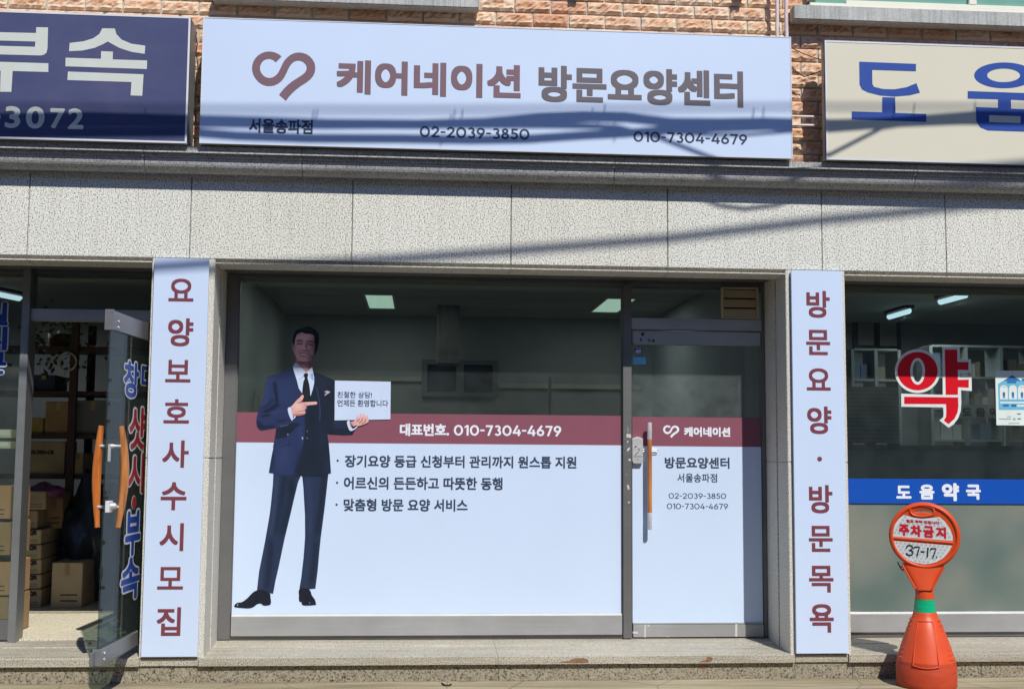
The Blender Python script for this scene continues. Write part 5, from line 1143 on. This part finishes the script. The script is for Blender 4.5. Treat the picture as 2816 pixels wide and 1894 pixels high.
for i in (0, -1):
    w_, r_, z_ = pan[i]; mb.tube([(SX+math.sin(w_*q)*(r_+.001), SY-math.cos(w_*q)*(r_+.001), z_-(.012*(1-q*q) if i else 0)) for q in [-1+.2*k for k in range(11)]], .004, 6)
mb.build('cone', ORG, PS)
neck = [(sr(97), sz(860)), (sr(84), sz(760)), (sr(82), sz(735)), (sr(82), sz(665)), (sr(78), sz(655)), (sr(60), sz(645)), (0, sz(640))]
MB().lathe(neck, SX, SY, 40).build('neck', ORG, PS)
tp = []
for k in range(9): t = k/8; tp.append((sr(98-14*t)+.0015+.0016*math.sin(k*2.6), sz(862-118*t)))
GT = N('green tape'); GT.rm(.22); GT.base(C(20, 172, 120)); GT.bump(GT.noise(28, 4, .6), .006)
MB().lathe(tp, SX, SY, 40).build('tape', GT.m, PS)
# funnel bracket (flattened, widening upward)
mb = MB(); ring_n = 24; rings = []
for k in range(9):
    t = k/8; y = 660+(430-660)*t; hw = sr(80+105*t**1.1); dp = .062+(-.034)*t
    rings.append([(SX-.004+hw*math.copysign(abs(math.cos(a))**.55, math.cos(a)), SY+dp*math.copysign(abs(math.sin(a))**.55, math.sin(a)), sz(y)) for a in [2*math.pi*j/ring_n for j in range(ring_n)]])
vs = [v for r_ in rings for v in r_]; mb.add(vs, [(i*ring_n+j, i*ring_n+(j+1) % ring_n, (i+1)*ring_n+(j+1) % ring_n, (i+1)*ring_n+j) for i in range(8) for j in range(ring_n)], 0, True)
for s in (-1, 1): mb.tube([(SX-.004+s*sr(72+110*t), SY-.05+.02*t, sz(650-210*t)) for t in [0, .25, .5, .75, 1]], .006, 8)
mb.build('bracket', ORG, PS)
R7 = zc(2420, 1380, 8.296); YD = SY-.032
dcx, dcz = P(2541.7, 1472, SY); RD = sr(90.7*3.308); RDz = RD*.975
tilt = math.radians(3.4)
def d7(pts, Y): return [P(*q, Y) for q in R7(pts)]
circ = [(dcx+RD*math.cos(a), dcz+RDz*math.sin(a)) for a in [2*math.pi*k/72 for k in range(72)]]
hole = crom(d7([(795, 235), (800, 185), (860, 160), (1000, 150), (1150, 168), (1210, 200), (1215, 255), (1150, 275), (1000, 258), (860, 262)], SY), 4)
v, f = fill2d([circ, hole], extrude=.019, bevel=.009)
MB().add([(a, SY-c_, b) for a, b, c_ in v], f).build('head', ORG, PS)
up = [(362, 795), (375, 650), (430, 520), (520, 385), (622, 300), (800, 352), (1000, 378), (1200, 358), (1370, 332), (1480, 430), (1590, 600), (1640, 750), (1646, 866)]
lo = [(383, 900), (1630, 975), (1560, 1120), (1450, 1260), (1300, 1360), (1170, 1400), (1050, 1415), (850, 1388), (700, 1320), (590, 1230), (480, 1100)]
# raised rims
mb = MB()
mb.tube([(dcx+(RD-.008)*math.cos(a), SY-.026, dcz+(RDz-.008)*math.sin(a)) for a in [2*math.pi*k/72 for k in range(73)]], .011, 8, cap=False)
q = d7([(365, 832), (1650, 915)], SY-.03); mb.tube([(q[0][0], SY-.024, q[0][1]), (q[1][0], SY-.024, q[1][1])], .011, 8)
hq = crom(d7([(760, 240), (775, 120), (860, 95), (1000, 85), (1150, 105), (1240, 150), (1250, 270), (1150, 310), (1000, 330), (850, 310)], SY-.03), 4); mb.tube([(a, SY-.026, b) for a, b in hq+hq[:1]], .009, 8, cap=False)
mb.build('rim', ORG, PS)
WP = plain('reflective white sheeting', C(214, 220, 218), .5, var=.03); HEX = plain('grey hexagon print', C(186, 192, 190), .5)
def inside(p, poly):
    c_ = False; j = len(poly)-1
    for i in range(len(poly)):
        (xi, yi), (xj, yj) = poly[i], poly[j]
        if (yi > p[1]) != (yj > p[1]) and p[0] < (xj-xi)*(p[1]-yi)/(yj-yi)+xi: c_ = not c_
        j = i
    return c_
panels = []
YP = SY-.0292
for pl in (up, lo):
    w_ = d7(pl, YP); mb = MB(); v, f = fill2d([w_]); put(mb, [(a[0], a[1]) for a in v], f, YP)
    sh_ = [(x, y) for x, y in pl]; s_ = 44; r_ = 0
    for j in range(-2, 40):
        for i in range(-2, 40):
            x, y = 340+i*88+(44 if j % 2 else 0), 290+j*76
            y2 = y+(x-1000)*.058
            hx_ = [(x+34*math.cos(a), y2+34*math.sin(a)) for a in [math.pi/6+k*math.pi/3 for k in range(6)]]
            if all(inside(h_, pl) for h_ in hx_):
                wq = d7(hx_, YP-.0004); mb.add([(a, YP-.0004, b) for a, b in wq][::-1], [tuple(range(6))], 1)
    panels.append(mb.build('reflective_panel', [WP, HEX], PS))
def tilted(v): 
    ca, sa = math.cos(tilt), math.sin(tilt); return (dcx+(v[0]-dcx)*ca+(v[2]-dcz)*sa, v[1], dcz-(v[0]-dcx)*sa+(v[2]-dcz)*ca)
RED = plain('red print', C(206, 20, 40), .5)
mb = MB()
for ch, a, b, c_, d in (('주', 515, 740, 515, 775), ('차', 765, 1000, 528, 790), ('금', 1032, 1255, 540, 805), ('지', 1297, 1512, 555, 815)):
    q = R7([(a, c_), (b, d)]); v, f = glyphs(ch); ax = min(z[0] for z in v); bx = max(z[0] for z in v); ay = min(z[1] for z in v); by = max(z[1] for z in v)
    x0, z1 = P(*q[0], YP-.001); x1, z0 = P(*q[1], YP-.001); rr = .05*(z1-z0); sk = math.tan(math.radians(3.0))
    x0 += rr; x1 -= rr; z0 += rr; z1 -= rr
    put(mb, [(x0+(p-ax)/(bx-ax)*(x1-x0), z0+(w_-ay)/(by-ay)*(z1-z0)-((p-ax)/(bx-ax)-.5)*(x1-x0)*sk) for p, w_ in v], f, YP-.001, rr, 8)
q = R7([(675, 400), (1365, 470)]); x0, z1 = P(*q[0], YP-.001); x1, z0 = P(*q[1], YP-.001); v, f = glyphs('협조 부탁 드립니다'); ax = min(z[0] for z in v); bx = max(z[0] for z in v); ay = min(z[1] for z in v); by = max(z[1] for z in v)
put(mb, [(x0+(p-ax)/(bx-ax)*(x1-x0), z0+(w_-ay)/(by-ay)*(z1-z0)-((p-ax)/(bx-ax))*(x1-x0)*.045) for p, w_ in v], f, YP-.001, .0008, 8)
mb.build('lettering', RED, panels[0])
mb = MB(); q = R7([(675, 985), (1345, 1255)]); x0, z1 = P(*q[0], YP-.001); x1, z0 = P(*q[1], YP-.001)
hand = [[(680, 1060), (700, 1005), (745, 988), (800, 1000), (815, 1045), (795, 1085), (745, 1100), (800, 1115), (825, 1160), (805, 1205), (750, 1220), (695, 1200), (680, 1170)], [(845, 1050), (860, 1025), (960, 1020), (935, 1110), (905, 1235)], [(990, 1125), (1065, 1130)], [(1138, 1030), (1130, 1140), (1122, 1250)], [(1190, 1085), (1200, 1050), (1300, 1045), (1275, 1150), (1235, 1265)], [(1310, 1240), (1330, 1245)]]
for st in hand:
    wq = d7(st, YP-.003); mb.tube([(a, YP-.0012, b) for a, b in wq], [.0042]*len(wq), 8)
mb.build('lettering', plain('black paint', (.02, .02, .022), .6), panels[1])
mb = MB(); YH = SY
for pp in ([(450, 1375), (465, 1430), (510, 1520), (545, 1560), (640, 1520)], [(505, 1500), (600, 1470)], [(520, 1545), (560, 1568), (650, 1545)]):
    wq = d7(pp, YH); mb.tube([(a, YH, b) for a, b in wq], .004, 8)
mb.build('hook', plain('dark red plastic', C(120, 36, 30), .5), PS)

# small wire scrap on the pavement
R = zc(704, 1420, 3.308); q = [PZ(*p, .006) for p in R([(1690, 1512), (1715, 1530), (1760, 1532), (1775, 1520)])]
tag(MB().tube(q, .005, 6).build('wire_scrap', BLACKC), 'short curved black wire scrap on the pavement by the plinth', 'scrap')

# ================================================================== overhead cables (out of frame; they throw the shadows on the signs)
def over(pts, Y, r, k):
    q = [P3(a, b, Y)+SUN/(-SUN.y)*k for a, b in pts]
    q = [q[0]+Vector((-3, 0, .1))]+q+[q[-1]+Vector((3, 0, .1))]
    o = MB().tube(q, r, 8).build('overhead_cable', BLACKC)
    return tag(o, 'black overhead cable in the bundle whose shadow crosses the shop signs', 'cable', 'overhead cables in front of the shops')
KC = 1.55
over([(0, 297), (547, 301), (1100, 303), (1700, 300), (2200, 294), (2816, 296)], YS, .010, 4.2)
for dy, r in ((-5, .012), (5, .014)):
    over([(0, 326+dy), (250, 324+dy), (520, 330+dy), (700, 334+dy), (900, 340+dy), (1150, 342+dy), (1330, 337+dy), (1480, 326+dy), (1600, 322+dy), (1720, 324+dy), (1850, 337+dy), (1980, 338+dy), (2100, 336+dy), (2280, 341+dy), (2420, 338+dy), (2550, 328+dy), (2690, 320+dy), (2830, 322+dy)], YS, r, KC)
for dy, r in ((0, .019),):
    over([(0, 368+dy), (300, 366+dy), (520, 364+dy), (650, 374+dy), (850, 381+dy), (1100, 382+dy), (1300, 385+dy), (1450, 383+dy), (1600, 373+dy), (1720, 367+dy), (1840, 358+dy), (1980, 352+dy), (2120, 347+dy), (2280, 353+dy), (2480, 338+dy), (2640, 332+dy), (2830, 334+dy)], YS, r, KC)
over([(0, 350), (500, 346), (900, 352), (1200, 350), (1500, 350), (1650, 352), (1800, 362), (1950, 372), (2060, 371), (2177, 362), (2350, 352), (2560, 340), (2830, 338)], YS, .007, KC+.1)
over([(0, 340), (800, 338), (1400, 340), (1600, 344), (1700, 350), (1810, 378), (1940, 428), (2020, 458), (2090, 468), (2180, 458), (2285, 424), (2426, 352), (2560, 330), (2830, 318)], YS, .010, KC+.15)
over([(250, 768), (430, 752), (578, 742), (800, 728), (1100, 712), (1408, 690), (1836, 656), (2260, 606), (2560, 577), (2816, 553)], 0.0, .020, 3.6)
for x, y0, y1 in ((862, 305, 345), (872, 303, 340), (1240, 318, 340), (1250, 305, 340), (1272, 303, 340), (1630, 296, 325), (1664, 285, 322), (1645, 325, 352), (1690, 330, 372), (2072, 300, 345), (2100, 298, 350), (2460, 285, 325), (2515, 283, 318), (2682, 278, 315), (270, 330, 350), (400, 300, 335), (1215, 385, 402), (1692, 368, 392)):
    a, b = P3(x, y0, YS)+SUN/(-SUN.y)*(KC+.02), P3(x-4, y1, YS)+SUN/(-SUN.y)*(KC+.02)
    tag(MB().tube([a, b], .004, 5).build('cable_tie', BLACKC), 'wire tie binding the overhead cable bundle', 'cable tie', 'wire ties on the overhead cables')

# ================================================================== across the street
for k, (a, b, h, lab) in enumerate(((-30, -3.2, 8.6, 'low grey building across the street mirrored at the left'), (-3.0, 6.5, 8.0, 'lowest grey building straight across the street'), (6.7, 30, 9.2, 'taller grey building across the street at the right'))):
    OB = thing('street_building', lab, 'building', ((a+b)/2, -17, 0), 'buildings across the street')
    MB().box(a, b, -24, -17, -.12, h).build('wall', plain('grey render', (.16, .15, .14), .9, var=.2, vs=.6), OB)
    n = int((b-a)/3)
    for i in range(n):
        x = a+(i+.5)*(b-a)/n
        if abs(x) < 14: MB().box(x-.9, x+.9, -17.02, -16.98, .4, 2.6).build('window', plain('dark window', (.03, .04, .05), .15), OB)
